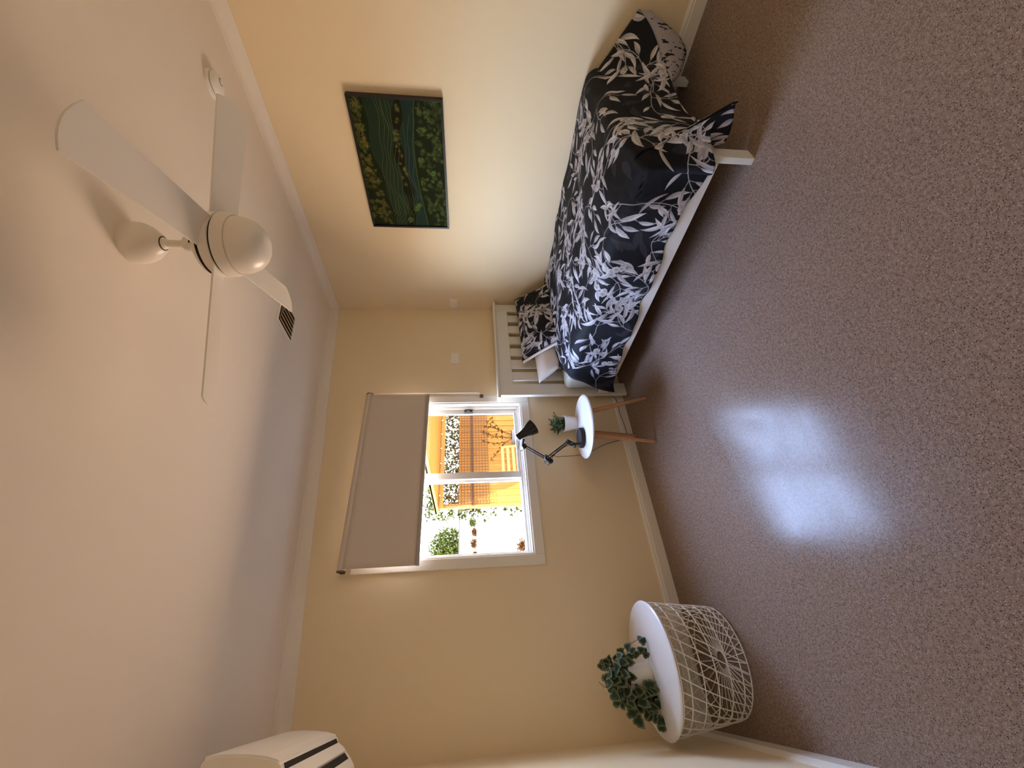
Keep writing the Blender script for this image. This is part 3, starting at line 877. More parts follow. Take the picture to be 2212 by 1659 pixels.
# quilt: a cloth laid over the mattress, (a, b) are metres along the cloth
qt = thing('quilt', 'black quilt cover with pale grey leaves draped over the bed', 'quilt', (-.56, -1.1, .58))
QX0, QXE, QY0, QYE = -.045, -1.045, -.165, -1.985
WID, LEN = QX0 - QXE, QY0 - QYE
NA, NB = 190, 270
A = np.linspace(-.10, WID + .350, NA)
B = np.linspace(0.0, LEN + .42, NB)
def sines(u, v, seed):
    r = np.random.default_rng(seed); out = 0
    for i in range(9):
        f = r.uniform(3, 14); t = r.uniform(0, 6.28)
        out += np.sin(f * (u * math.cos(t) + v * math.sin(t)) + r.uniform(0, 6.28)) / f
    return out
P = []
R = .065
for a in A:
    rowp = []
    for b_ in B:
        hem_b = 1.0
        da = max(0.0, a - WID); db = max(0.0, b_ - LEN)
        # the side overhang grows longer towards the pillow end
        da *= 1.0 + .24 * (1 - min(1, b_ / LEN)) ** 2 + .022 * math.sin(b_ * 11) + .016 * math.sin(b_ * 29 + 1)
        if da > 0: da *= 1 + .10 * max(0, 1 - abs(b_ - LEN - .04) / .30)
        ac_ = min(max(a, 0), WID); bc_ = min(b_, LEN)
        x = QX0 - ac_; y = QY0 - bc_ - .15 * math.exp(-((a - WID - .05) / .17) ** 2) * max(0, 1 - b_ / .5) ** 1.5
        u = ac_ / WID
        z = .618 - .018 * u - .035 * u ** 5 + .010 * sines(ac_ * .8, bc_, 2) + .012 * math.sin(PI * min(1, ac_ / WID)) 
        z -= .03 * max(0, 1 - bc_ / .12) ** 2
        z -= .020 * max(0, (bc_ - 1.45) / .37) ** 2
        # diagonal pull creases
        z += .006 * math.sin(9 * ac_ + 15 * bc_) * math.sin(PI * u)
        r_ = math.hypot(da, db)
        if r_ > 0:
            ca, cb = da / r_, db / r_
            s2 = 2 * ca * cb
            r_ *= 1 + .20 * s2 * (1 - s2) - .20 * s2 * s2
            wallness = max(0.0, 1 - ac_ / .42) ** 1.1
            flare = .05 * ca * ca + (.13 + .74 * wallness) * cb * cb + .44 * s2 * s2
            flare = min(flare, .9)
            if r_ < R * PI / 2:
                out, dn = R * math.sin(r_ / R), R * (1 - math.cos(r_ / R))
            else:
                e = r_ - R * PI / 2
                out, dn = R + flare * e, R + e * math.sqrt(1 - flare * flare)
            # hanging folds
            fold = .012 * math.sin((b_ * 16 if ca > cb else a * 15) + 1.3) * min(1, r_ / .25)
            out += fold * (1 - s2)
            x -= out * ca * (1 - .85 * s2 * s2)
            y -= out * cb * (1 + .60 * s2 * s2)
            z -= dn
        if a < 0:      # tucked down against the wall
            z -= -a * .9; x += 0.0
            x = min(x, QX0) + .006
        rowp.append((x, y, z))
    P.append(rowp)
Pn = np.array(P)
wr = .0045
g = np.array([[sines(a * 2.6 + 3, b_ * 2.6, 8) for b_ in B] for a in A]) * .012
Pn[..., 2] += g * (Pn[..., 2] > .5)
mb = MB().grid([[tuple(Pn[i, j]) for j in range(NB)] for i in range(NA)])
q = obj('cover', mb, M_quilt, qt, smooth=True, fix=False, sharp=180)
uvl = q.data.uv_layers.new(name='uv')
ii, jj = np.divmod(np.array([lp.vertex_index for lp in q.data.loops]), NB)
uvs = np.stack([(A[ii] + .10) / QW, B[jj] / QH], 1).astype(np.float32)
uvl.data.foreach_set('uv', uvs.ravel())
sm = q.modifiers.new('thickness', 'SOLIDIFY'); sm.thickness = .012; sm.offset = 1
# turned-back corner by the wall: the pale reverse side shows
ed = [Pn[k, NB - 1] for k in range(4, 62, 2)]
lin = []
n = len(ed)
tip = np.array((-.10, -2.285, .205))
for k, p in enumerate(ed):
    t = k / (n - 1)
    w_ = min(1, t / .22) * min(1, (1 - t) / .62) ** .9
    drop = np.array((-.03 - .02 * t, .055, -.215)) * w_
    lin.append([tuple(p + np.array((0, .004, .004)) + drop * s_ + np.array((0, -.016, 0)) * math.sin(PI * s_)) for s_ in np.linspace(0, 1, 7)])
lo_ = obj('turned_lining', MB().grid(lin), M_lining, qt, smooth=True, fix=False, sharp=180)
lo_['label'] = 'pale speckled reverse side of the quilt corner'
sm = lo_.modifiers.new('thickness', 'SOLIDIFY'); sm.thickness = .006; sm.offset = 0

# pillows
def pillow_mesh(TL, TR, BR, BL, th, n=36, seed=1, pinch=.06):
    TL, TR, BR, BL = map(np.array, (TL, TR, BR, BL))
    nrm = np.cross(TR - TL, BL - TL); nrm = nrm / np.linalg.norm(nrm)
    def pt(u, v, s):
        # sides bow slightly inwards between pointed corners
        uu = u + pinch * math.sin(PI * v) * (0.5 - u) * 2 * abs(2 * u - 1) ** 3 * .5
        vv = v + pinch * math.sin(PI * u) * (0.5 - v) * 2 * abs(2 * v - 1) ** 3 * .5
        p = (TL * (1 - uu) + TR * uu) * (1 - vv) + (BL * (1 - uu) + BR * uu) * vv
        e = (max(0, 1 - abs(2 * u - 1) ** 2.6) * max(0, 1 - abs(2 * v - 1) ** 2.6)) ** .55
        w = sines(u * 1.3 + seed, v * 1.1 + s, seed) * .020 * e
        return p + nrm * s * (th * .5 * e + w * .6)
    mb = MB()
    us = np.linspace(0, 1, n)
    front = [[tuple(pt(u, v, -1)) for v in us] for u in us]
    back = [[tuple(pt(u, v, 1)) for v in us] for u in us]
    mb.grid(front); mb.grid(back)
    uv = [(u, v) for u in us for v in us] * 2
    return mb, uv
def finish_pillow(name, mb, uv, m, parent, uvmap=None):
    o = obj(name, mb, m, parent, smooth=True, fix=False, sharp=180)
    if uvmap:
        l = o.data.uv_layers.new(name='uv')
        for lp in o.data.loops:
            l.data[lp.index].uv = uvmap(*uv[lp.vertex_index])
    b = bmesh.new(); b.from_mesh(o.data)
    bmesh.ops.remove_doubles(b, verts=b.verts, dist=1e-5)
    bmesh.ops.recalc_face_normals(b, faces=b.faces)
    b.to_mesh(o.data); b.free()
    return o
p1 = thing('patterned_pillow', 'black leaf patterned pillow leaning against the headboard', 'pillow', (-.45, -.32, .60))
c1 = ((-.835, -.185, .892), (-.045, -.185, .905), (-.075, -.44, .590), (-.765, -.43, .530))
mb, uv = pillow_mesh(*c1, .15, seed=4)
finish_pillow('pillowcase', mb, uv, M_quilt, p1, lambda u, v: (.30 + v * .46 / QW, .35 + u * .74 / QH))
# pale inner edge of the pillowcase opening, down its left side
TL, TR, BR, BL = map(np.array, c1)
hm = []
for k in range(21):
    t = k / 20
    p = TL * (1 - t) + BL * t
    inw = (TR - TL) / np.linalg.norm(TR - TL)
    bow = .035 * math.sin(PI * t)
    hm.append([tuple(p + inw * (bow * .3 + .004) + np.array((0, -.012, -.002))), tuple(p + inw * (bow * .3 - .010) + np.array((0, .004, -.010)))])
ho = obj('open_hem', MB().grid(hm), M_pillow, p1, smooth=True, fix=False)
ho['label'] = 'white open hem of the pillowcase'
sm = ho.modifiers.new('thickness', 'SOLIDIFY'); sm.thickness = .004; sm.offset = 0
p2 = thing('white_pillow', 'plain white pillow half hidden behind the patterned pillow', 'pillow', (-.75, -.20, .58))
mb, uv = pillow_mesh((-1.045, -.165, .765), (-.46, -.150, .775), (-.42, -.285, .545), (-.955, -.265, .600), .15, seed=9, pinch=.02)
finish_pillow('pillowcase', mb, uv, M_pillow, p2)

# ------------------------------------------------------------------ side table
TX, TY, TZ = -1.524, -.266, .497
tb = thing('side_table', 'small round white side table on three beech legs', 'table', (TX, TY, 0))
obj('table_top', MB().lathe([(0, TZ), (.225, TZ), (.236, TZ - .003), (.243, TZ - .010), (.240, TZ - .018), (.225, TZ - .024), (0, TZ - .026)], (TX, TY, 0), 72), M_tabletop, tb, smooth=True, sharp=60)
for (fx_, fy_) in ((-1.710, -.348), (-1.361, -.397), (-1.500, -.052)):
    d = Vector((fx_ - TX, fy_ - TY, 0))
    topp = Vector((TX, TY, 0)) + d * .50
    leg = MB().tube([(topp.x, topp.y, TZ - .026), (topp.x + d.x * .02, topp.y + d.y * .02, TZ - .04), (fx_, fy_, .004), (fx_ + d.x * .004, fy_ + d.y * .004, 0.0)], [.019, .019, .0115, .010], 20)
    obj('leg', leg, M_wood, tb, smooth=True, sharp=50)

# ------------------------------------------------------------------ desk lamp
LYY = -.235
lamp = thing('desk_lamp', 'black swing arm desk lamp standing on the round side table', 'lamp', (-1.598, -.222, TZ))
obj('base', MB().lathe([(0, TZ), (.073, TZ), (.077, TZ + .004), (.077, TZ + .026), (.073, TZ + .031), (0, TZ + .032)], (-1.598, -.222, 0), 48), M_blackm, lamp, smooth=True, sharp=40)
px_ = -1.655
obj('post', MB().lathe([(0, TZ + .03), (.009, TZ + .03), (.009, .592), (0, .592)], (px_ + .002, LYY, 0), 16), M_black, lamp, smooth=True)
def arm_pair(name, a, b_, gap=.016, r=.0045):
    """two square-ish parallel rods side by side plus a spring between them"""
    a, b_ = Vector(a), Vector(b_)
    d = (b_ - a).normalized(); nrm = Vector((-d.z, 0, d.x))
    m = MB()
    for s in (-1, 1):
        m.tube([a + nrm * s * gap / 2, b_ + nrm * s * gap / 2], r, 8)
    o = obj(name, m, M_black, lamp, smooth=True)
    # coil spring, lower third of the arm
    sp_ = []
    L = (b_ - a).length * .52
    for k in range(121):
        t = k / 120
        ang = t * 2 * PI * 15
        sp_.append(a + d * (.015 + L * t) + (nrm * math.cos(ang) + Vector((0, 1, 0)) * math.sin(ang)) * .0058)
    sub('spring', MB().tube(sp_, .0013, 5), M_black, o, smooth=True)
    return o
elb = Vector((-1.768, LYY, .798))
arm_pair('lower_arm', (-1.640, LYY, .622), elb)
arm_pair('upper_arm', elb, (-1.662, LYY, .952))
def knuckle(name, c, r, w):
    return obj(name, MB().lathe([(0, -w), (r * .8, -w), (r, -w * .7), (r, w * .7), (r * .8, w), (0, w)], c, 20, Matrix(((1, 0, 0), (0, 0, 1), (0, -1, 0)))), M_black, lamp, smooth=True)
br = MB().prism([(-1.632, LYY - .012, .640), (-1.664, LYY - .012, .604), (-1.668, LYY - .012, .584), (-1.646, LYY - .012, .580), (-1.618, LYY - .012, .622)], (0, .024, 0))
obj('lower_bracket', br, M_black, lamp, bevel=.003)
for bx0, bz0 in ((-1.634, .630), (-1.653, .596)):
    obj('bolt', MB().lathe([(0, 0), (.0045, 0), (.0045, .004), (0, .004)], (bx0, LYY - .0125, bz0), 10, Matrix(((1, 0, 0), (0, 0, 1), (0, -1, 0)))), M_rail, lamp)
knuckle('thumb_screw', (-1.675, LYY - .004, .575), .009, .012)
eb = MB().prism([(-1.735, LYY - .013, .802), (-1.752, LYY - .013, .820), (-1.778, LYY - .013, .812), (-1.806, LYY - .013, .782), (-1.800, LYY - .013, .756), (-1.782, LYY - .013, .752), (-1.760, LYY - .013, .778)], (0, .026, 0))
obj('elbow_joint', eb, M_black, lamp, bevel=.004)
for c_ in ((-1.750, .806), (-1.764, .792), (-1.758, .812)):
    obj('bolt', MB().lathe([(0, 0), (.0045, 0), (.0045, .004), (0, .004)], (c_[0], LYY - .0135, c_[1]), 10, Matrix(((1, 0, 0), (0, 0, 1), (0, -1, 0)))), M_rail, lamp)
hj = MB().prism([(-1.676, LYY - .011, .935), (-1.686, LYY - .011, .962), (-1.662, LYY - .011, .975), (-1.640, LYY - .011, .958), (-1.650, LYY - .011, .938)], (0, .022, 0))
obj('head_joint', hj, M_black, lamp, bevel=.004)
obj('neck', MB().tube([(-1.650, LYY, .962), (-1.625, LYY, .958), (-1.606, LYY, .952)], [.008, .008, .010], 12), M_black, lamp, smooth=True)
# shade: a bell whose axis runs down and to the right, opening tilted a little towards the room
s0 = Vector((-1.594, LYY + .004, 1.004)); s1 = Vector((-1.507, LYY - .012, .872))
ax = (s1 - s0); Ls = ax.length; ax.normalize()
ex = ax.cross(Vector((0, 1, 0))).normalized(); ey = ax.cross(ex)
AX = Matrix(((ex.x, ey.x, ax.x), (ex.y, ey.y, ax.y), (ex.z, ey.z, ax.z)))
outer = [(0, 0), (.014, .0), (.022, .004), (.025, .012), (.028, .05), (.036, .085), (.052, .120), (.062, Ls)]
inner = [(.0595, Ls), (.050, .122), (.034, .088), (.025, .05), (.020, .014), (0, .012)]
obj('shade', MB().lathe(outer + inner, s0, 40, AX), M_black, lamp, smooth=True, sharp=50)
obj('lamp_bulb', MB().lathe([(0, .045), (.012, .05), (.014, .075), (.024, .100), (.024, .115), (.014, .128), (0, .132)], s0, 20, AX), M_pot, lamp, smooth=True)
def smooth_path(pts, n=6):
    P_ = [Vector(p) for p in pts]; out = []
    for i in range(len(P_) - 1):
        p0 = P_[max(i - 1, 0)]; p1_ = P_[i]; p2_ = P_[i + 1]; p3 = P_[min(i + 2, len(P_) - 1)]
        for k in range(n):
            t = k / n
            out.append(.5 * ((2 * p1_) + (-p0 + p2_) * t + (2 * p0 - 5 * p1_ + 4 * p2_ - p3) * t * t + (-p0 + 3 * p1_ - 3 * p2_ + p3) * t ** 3))
    out.append(P_[-1]); return out
cord = MB()
cord.tube(smooth_path([(-1.604, LYY, .998), (-1.640, LYY - .004, .990), (-1.690, LYY - .006, 1.000), (-1.700, LYY - .005, .975), (-1.672, LYY - .003, .955)]), .0022, 6)
cord.tube(smooth_path([(-1.752, LYY + .012, .812), (-1.792, LYY + .012, .812), (-1.815, LYY + .006, .796), (-1.800, LYY - .004, .775), (-1.760, LYY - .010, .755), (-1.700, LYY - .008, .690), (-1.668, LYY - .004, .625), (-1.664, LYY, .600)]), .0022, 6)
cord.tube(smooth_path([(-1.752, LYY + .014, .806), (-1.715, LYY + .05, .745), (-1.690, -.10, .690), (-1.665, -.05, .620), (-1.650, -.022, .540), (-1.640, -.0185, .470), (-1.617, -.0185, .394), (-1.556, -.0185, .262), (-1.528, -.021, .150), (-1.500, -.0225, .085), (-1.468, -.0225, .058), (-1.420, -.0225, .054), (-1.366, -.0225, .058), (-1.300, -.0225, .066), (-1.252, -.0225, .070), (-1.160, -.0225, .066), (-1.100, -.0205, .085), (-1.060, -.012, .150), (-1.040, -.012, .255)], 5), .0022, 6)
obj('cord', cord, M_black, lamp, smooth=True)

# ------------------------------------------------------------------ small potted plant on the side table
PX, PY = -1.412, -.122
sp1 = thing('small_potted_plant', 'small bushy green plant in a white pot on the side table', 'plant', (PX, PY, TZ))
prof = [(0, TZ), (.046, TZ), (.048, TZ + .003)]
for k in range(1, 25):
    t = k / 24
    prof.append((.048 + .0155 * t + .0009 * (k % 2), TZ + .003 + .095 * t))
prof += [(.0655, TZ + .100), (.0655, TZ + .106), (.062, TZ + .106), (.060, TZ + .090), (0, TZ + .090)]
obj('pot', MB().lathe(prof, (PX, PY, 0), 40), M_pot, sp1, smooth=True, sharp=60)
obj('soil', MB().lathe([(0, TZ + .094), (.0605, TZ + .092), (.0605, TZ + .088)], (PX, PY, 0), 24), M_soil, sp1)
r = random.Random(4)
fo = MB(); st_ = MB()
for k in range(46):
    a = r.uniform(0, 2 * PI); q_ = math.sqrt(r.random())
    rad = .078 * q_
    hgt = .125 * (1 - .45 * q_ * q_) * r.uniform(.55, 1.05)
    b0_ = Vector((PX + .035 * q_ * math.cos(a), PY + .035 * q_ * math.sin(a), TZ + .092))
    e = Vector((PX + rad * 1.12 * math.cos(a), PY + rad * 1.12 * math.sin(a), TZ + .095 + hgt))
    mid = (b0_ + e) / 2 + Vector((0, 0, .015))
    pth = smooth_path([b0_, mid, e], 4)
    st_.tube(pth, .0010, 4)
    for i in range(2, len(pth)):
        for s in (0, 1):
            aa = r.uniform(0, 2 * PI); el = r.uniform(-.2, .9)
            d = Vector((math.cos(aa) * math.cos(el), math.sin(aa) * math.cos(el), math.sin(el)))
            sd_ = d.cross(Vector((r.uniform(-1, 1), r.uniform(-1, 1), r.uniform(-1, 1)))).normalized()
            L = r.uniform(.012, .022); wv = L * .34
            p = pth[i]
            fo.add([p, p + d * L * .5 + sd_ * wv, p + d * L, p + d * L * .5 - sd_ * wv, ], [(0, 1, 2, 3)])
stuff(obj('foliage', fo, M_green, sp1, fix=False))
stuff(obj('stems', st_, M_stem, sp1, fix=False))

# ------------------------------------------------------------------ wire basket table
KX, KY, KZ = -3.027, -.342, .402
bk = thing('wire_basket_table', 'round white wire basket table with a solid lid in the corner', 'table', (KX, KY, 0))
obj('table_top', MB().lathe([(0, KZ), (.292, KZ), (.303, KZ - .002), (.307, KZ - .007), (.304, KZ - .012), (.292, KZ - .015), (0, KZ - .015)], (KX, KY, 0), 80), M_tabletop, bk, smooth=True, sharp=60)
RB, RT, HB = .253, .298, .386
def rz(z): return RB + (RT - RB) * z / HB
WR = .0028
path = []
for k in range(15):
    t = k / 14
    z = HB - (HB - .020) * t
    a = math.radians(-39.5) * t * .97
    path.append((rz(z) * math.cos(a), rz(z) * math.sin(a), z))
a_end = math.radians(-39.5)
for k in range(1, 5):
    t = k / 4 * PI / 2
    rr_ = RB - .018 * (1 - math.cos(t)); zz = .020 - .0165 * math.sin(t)
    path.append((rr_ * math.cos(a_end), rr_ * math.sin(a_end), zz))
path.append((.042 * math.cos(a_end), .042 * math.sin(a_end), .0035))
wire = None
for k in range(33):
    ang = math.radians(-55.5 + k * 360 / 33)
    if wire is None:
        o = obj('wire', MB().tube(path, WR, 6), M_wire, None, smooth=True); wire = o
    else:
        o = wire.copy(); C.objects.link(o)
    o.parent = bk; o.matrix_parent_inverse = Matrix.Identity(4)
    o.rotation_euler = (0, 0, ang)
def ring(rad, z, m=WR): obj('ring', MB().tube([(KX + rad * math.cos(2 * PI * i / 96), KY + rad * math.sin(2 * PI * i / 96), z) for i in range(96)], m, 6, closed=True), M_wire, bk, smooth=True)
for z in (.3835, .337, .265, .193, .121, .056):
    ring(rz(z) - .002, z)
ring(.252, .0125); ring(.042, .005)

# ------------------------------------------------------------------ ivy in a ribbed pot
IX, IY = -3.070, -.290
iv = thing('potted_ivy', 'variegated trailing ivy in a cream ribbed pot on the wire table', 'plant', (IX, IY, KZ))
prof = [(0, KZ), (.057, KZ), (.060, KZ + .004)]
for k in range(1, 29):
    t = k / 28
    prof.append((.060 - .003 * t + .0011 * (k % 2), KZ + .004 + .118 * t))
prof += [(.058, KZ + .126), (.054, KZ + .126), (.053, KZ + .110), (0, KZ + .110)]
obj('pot', MB().lathe(prof, (IX, IY, 0), 44), M_pot2, iv, smooth=True, sharp=70)
obj('soil', MB().lathe([(0, KZ + .116), (.0535, KZ + .112)], (IX, IY, 0), 24), M_soil, iv)
def ivy_material():
    m = bpy.data.materials.new('variegated_ivy_leaf')
    m.use_nodes = True
    n, l = m.node_tree.nodes, m.node_tree.links
    b = n['Principled BSDF']; b.inputs['Roughness'].default_value = .55; b.inputs['Specular IOR Level'].default_value = .18
    uvn = n.new('ShaderNodeUVMap'); s_ = n.new('ShaderNodeSeparateXYZ'); l.new(uvn.outputs[0], s_.inputs[0])
    oi = n.new('ShaderNodeObjectInfo')
    nz = n.new('ShaderNodeTexNoise'); nz.noise_dimensions = '4D'; nz.inputs['Scale'].default_value = 5
    l.new(uvn.outputs[0], nz.inputs['Vector'])
    mlt = n.new('ShaderNodeMath'); mlt.operation = 'MULTIPLY'; mlt.inputs[1].default_value = 30
    l.new(oi.outputs['Random'], mlt.inputs[0]); l.new(mlt.outputs[0], nz.inputs['W'])
    ad = n.new('ShaderNodeMath'); ad.operation = 'MULTIPLY_ADD'; ad.inputs[1].default_value = .9
    l.new(nz.outputs['Fac'], ad.inputs[0]); l.new(s_.outputs['Y'], ad.inputs[2])
    rp = n.new('ShaderNodeValToRGB')
    e = rp.color_ramp.elements
    e[0].position = .62; e[0].color = (.020, .040, .018, 1)
    e[1].position = .80; e[1].color = (.045, .085, .036, 1)
    x = e.new(1.06); x.color = (.065, .105, .048, 1)
    x = e.new(1.0); x.color = (.30, .31, .20, 1)
    l.new(ad.outputs[0], rp.inputs[0])
    # the ramp clamps at 1, so squeeze the range first
    mr = n.new('ShaderNodeMapRange'); mr.inputs['From Min'].default_value = .2; mr.inputs['From Max'].default_value = 1.55
    l.new(ad.outputs[0], mr.inputs['Value']); l.new(mr.outputs[0], rp.inputs[0])
    while len(e) > 2: e.remove(e[-1])
    e[0].position = 0.0; e[0].color = (.014, .028, .012, 1)
    e[1].position = .62; e[1].color = (.030, .055, .022, 1)
    x = e.new(.72); x.color = (.14, .155, .09, 1)
    l.new(rp.outputs[0], b.inputs['Base Color'])
    return m
M_ivy = ivy_material()
# one ivy leaf, length 1 along +x, five soft lobes; uv.y grows to the margin
outl = [(0, 0), (-.10, .20), (.02, .40), (.22, .46), (.36, .36), (.58, .34), (.80, .17), (1.0, 0)]
outl = outl + [(x, -y) for x, y in outl[-2:0:-1]]
lm = MB()
cx_ = .38
vs = [(cx_, 0, .04)]
for x, y in outl: vs.append((cx_ + (x - cx_) * .6, y * .6, .045 + .10 * abs(y) * .6))
for x, y in outl: vs.append((x, y, .13 * abs(y) - .16 * max(0, x - .4) ** 2))
N_ = len(outl)
fs = [(0, 1 + i, 1 + (i + 1) % N_) for i in range(N_)] + [(1 + i, 1 + N_ + i, 1 + N_ + (i + 1) % N_, 1 + (i + 1) % N_) for i in range(N_)]
lm.add(vs, fs)
leaf0 = obj('leaf', lm, M_ivy, None, smooth=True, fix=True, sharp=180)
ul = leaf0.data.uv_layers.new(name='uv')
for lp in leaf0.data.loops:
    vi = lp.vertex_index
    co = leaf0.data.vertices[vi].co
    ul.data[lp.index].uv = (co.x, 0.0 if vi == 0 else (.55 if vi <= N_ else 1.0))
# leaf places: (x, z) across the plant as it hangs, y nearer or farther
LV = [(-2.900, .445), (-2.925, .430), (-2.945, .520), (-2.960, .560), (-2.975, .585), (-2.985, .545), (-2.960, .500), (-2.985, .505), (-2.975, .470), (-2.955, .455),
      (-2.968, .425), (-2.975, .400), (-3.000, .545), (-3.005, .590), (-3.000, .610), (-3.000, .650), (-3.005, .665), (-3.010, .630), (-3.030, .590), (-3.030, .565),
      (-3.045, .640), (-3.040, .610), (-3.055, .630), (-3.085, .610), (-3.070, .580), (-3.075, .615), (-3.060, .540), (-3.095, .590), (-3.110, .625), (-3.125, .605),
      (-3.140, .590), (-3.145, .620), (-3.125, .570), (-3.150, .560), (-3.165, .590), (-3.110, .515), (-3.125, .490), (-3.115, .465), (-3.125, .440), (-3.145, .460),
      (-3.150, .425), (-3.175, .445), (-3.190, .450), (-3.160, .510), (-3.170, .540), (-3.190, .530), (-3.205, .565), (-3.225, .540), (-3.220, .480), (-3.245, .432),
      (-3.240, .415), (-3.195, .420), (-3.085, .655), (-3.108, .648), (-3.020, .610), (-3.060, .600), (-3.100, .560), (-3.135, .535), (-2.995, .575), (-3.055, .570)]
rl_ = random.Random(12)
LV += [(x + rl_.uniform(-.022, .022), z + rl_.uniform(-.020, .020)) for x, z in LV if z > .53 and x < -2.985] + [(x + rl_.uniform(-.02, .02), z + rl_.uniform(-.015, .02)) for x, z in LV if x < -3.10 and z < .53]
for k, (x, z) in enumerate(LV):
    if k == 0: o = leaf0
    else:
        o = leaf0.copy(); C.objects.link(o)
    o.parent = iv; o.matrix_parent_inverse = Matrix.Identity(4)
    dx = x - IX; ddx = abs(dx)
    yy = IY - .010 + rl_.uniform(-.055, .035) * (1.0 if ddx < .1 else .6) - .02
    if z < .53 and ddx < .075: yy = min(yy, IY - .070)
    sz = rl_.uniform(.044, .070) if k > 10 else rl_.uniform(.036, .050)
    o.location = (x - IX, yy - IY, z - KZ)
    aim = Vector((dx * 3 + rl_.uniform(-.5, .5), -.5 + rl_.uniform(-.6, .5), (z - .53) * 2.0 - .35 + rl_.uniform(-.6, .3))).normalized()
    nup = Vector((rl_.uniform(-.5, .5), -.75 + rl_.uniform(-.3, .3), .8)).normalized()
    zz = (nup - aim * nup.dot(aim)).normalized(); yv = zz.cross(aim)
    mtx = Matrix(((aim.x, yv.x, zz.x), (aim.y, yv.y, zz.y), (aim.z, yv.z, zz.z)))
    if z < .46:       # keep the lowest ones above the lid
        o.location.z = max(o.location.z, .022)
    o.rotation_euler = mtx.to_euler()
    o.scale = (sz, sz * rl_.uniform(.85, 1.1), sz)
vines = MB()
for pts in ([(IX, IY, KZ + .11), (-3.02, IY - .03, .575), (-2.985, IY - .05, .515), (-2.972, IY - .06, .445), (-2.975, IY - .065, .415)],
            [(IX + .02, IY, KZ + .11), (-2.99, IY - .01, .60), (-2.94, IY - .02, .52), (-2.91, IY - .02, .45), (-2.905, IY - .02, .42)],
            [(IX, IY, KZ + .11), (-3.10, IY - .04, .585), (-3.135, IY - .055, .525), (-3.150, IY - .06, .455), (-3.20, IY - .05, .428), (-3.245, IY - .045, .418)],
            [(IX, IY, KZ + .11), (-3.11, IY - .01, .62), (-3.17, IY - .02, .575), (-3.215, IY - .02, .545), (-3.225, IY - .02, .49)],
            [(IX, IY, KZ + .11), (-3.09, IY - .01, .62), (-3.10, IY - .02, .66), (-3.075, IY - .02, .69)],
            [(IX, IY, KZ + .11), (-3.02, IY - .01, .62), (-3.0, IY - .02, .67)],
            [(IX, IY, KZ + .11), (-3.08, IY - .03, .57), (-3.10, IY - .068, .52), (-3.13, IY - .07, .45)]):
    vines.tube(smooth_path(pts, 5), .0014, 5)
stuff(obj('vine_stems', vines, M_stem, iv, smooth=True, fix=False))

# ------------------------------------------------------------------ outdoors
GZ = -.30
struct(obj('ground', MB().box((-16, -20, GZ - .1), (16, 26, GZ)), M_ground))
struct(obj('ground', MB().box((-9, .14, GZ), (1.6, 1.62, GZ + .02)), M_soil))      # dark strip added out of view to deepen the ceiling's shaded band
struct(obj('trim_5', MB().box((XL - 1.5, T, -.4), (1.5, T + .02, -.08)), M_brick))     # plinth below the floor line
struct(obj('trim_6', MB().box((XL - 1.5, T, 2.40), (1.5, .22, 2.68)), M_white_out))     # fascia along the house

fn = thing('boundary_fence', 'tall orange brown ribbed fence behind the patio', 'fence', (.6, 3.80, GZ))
pw = .118
for i in range(24):
    x0 = -.715 + i * pw
    bpf = [(x0, 3.80, 0), (x0, 3.786, 0), (x0 + .030, 3.780, 0), (x0 + .036, 3.798, 0), (x0 + pw - .012, 3.798, 0), (x0 + pw - .006, 3.784, 0), (x0 + pw, 3.786, 0), (x0 + pw, 3.806, 0), (x0, 3.806, 0)]
    obj('panel_rib', MB().prism([(a, b_, GZ) for a, b_, _ in bpf], (0, 0, 1.525 - GZ)), M_fence, fn)
obj('top_rail', MB().box((-.72, 3.77, 1.520), (2.13, 3.825, 1.545)), M_fence, fn)
obj('middle_rail', MB().box((-.72, 3.755, 1.295), (2.13, 3.780, 1.330)), M_net, fn)
net = MB()
x = -.71
while x < 2.12:
    net.box((x, 3.742, 1.03), (x + .008, 3.747, 1.80)); x += .052
z = 1.03
while z < 1.80:
    net.box((-.71, 3.738, z), (2.12, 3.742, z + .008)); z += .052
no = stuff(obj('wire_netting', net, M_net, fn, fix=False))

pr_ = thing('patio_roof', 'orange lined patio roof over the fence with a front beam', 'roof', (.7, 2.0, 1.86))
for i in range(29):
    x0 = -.775 + i * .10
    obj('plank', MB().box((x0, 1.30, 1.885), (x0 + .094, 3.86, 1.905)), M_roof, pr_)
obj('roof_sheet', MB().box((-.80, 1.28, 1.905), (2.15, 3.90, 1.93)), M_roof, pr_)
obj('beam', MB().box((-.76, 3.72, 1.800), (2.13, 3.79, 1.885)), M_roof, pr_)
obj('edge_fascia', MB().box((-.800, 1.28, 1.870), (-.776, 3.88, 1.935)), M_roof, pr_)
for x in (-.72, 2.06):
    obj('post', MB().box((x, 3.83, GZ), (x + .07, 3.90, 1.885)), M_roof, pr_)
fl = MB()
lights = thing('string_light', 'row of tiny pale bulbs strung along the patio beam', 'string light', (.4, 3.70, 1.86))
obj('cable', MB().tube([(-.72 + i * .1, 3.708, 1.872 - .006 * (i % 2)) for i in range(27)], .003, 5), M_net, lights)
for i in range(9):
    obj('bulb', MB().lathe([(0, 0), (.008, .004), (.009, .014), (.004, .024), (0, .026)], (-.55 + i * .29, 3.702, 1.846), 10), M_pot, lights)

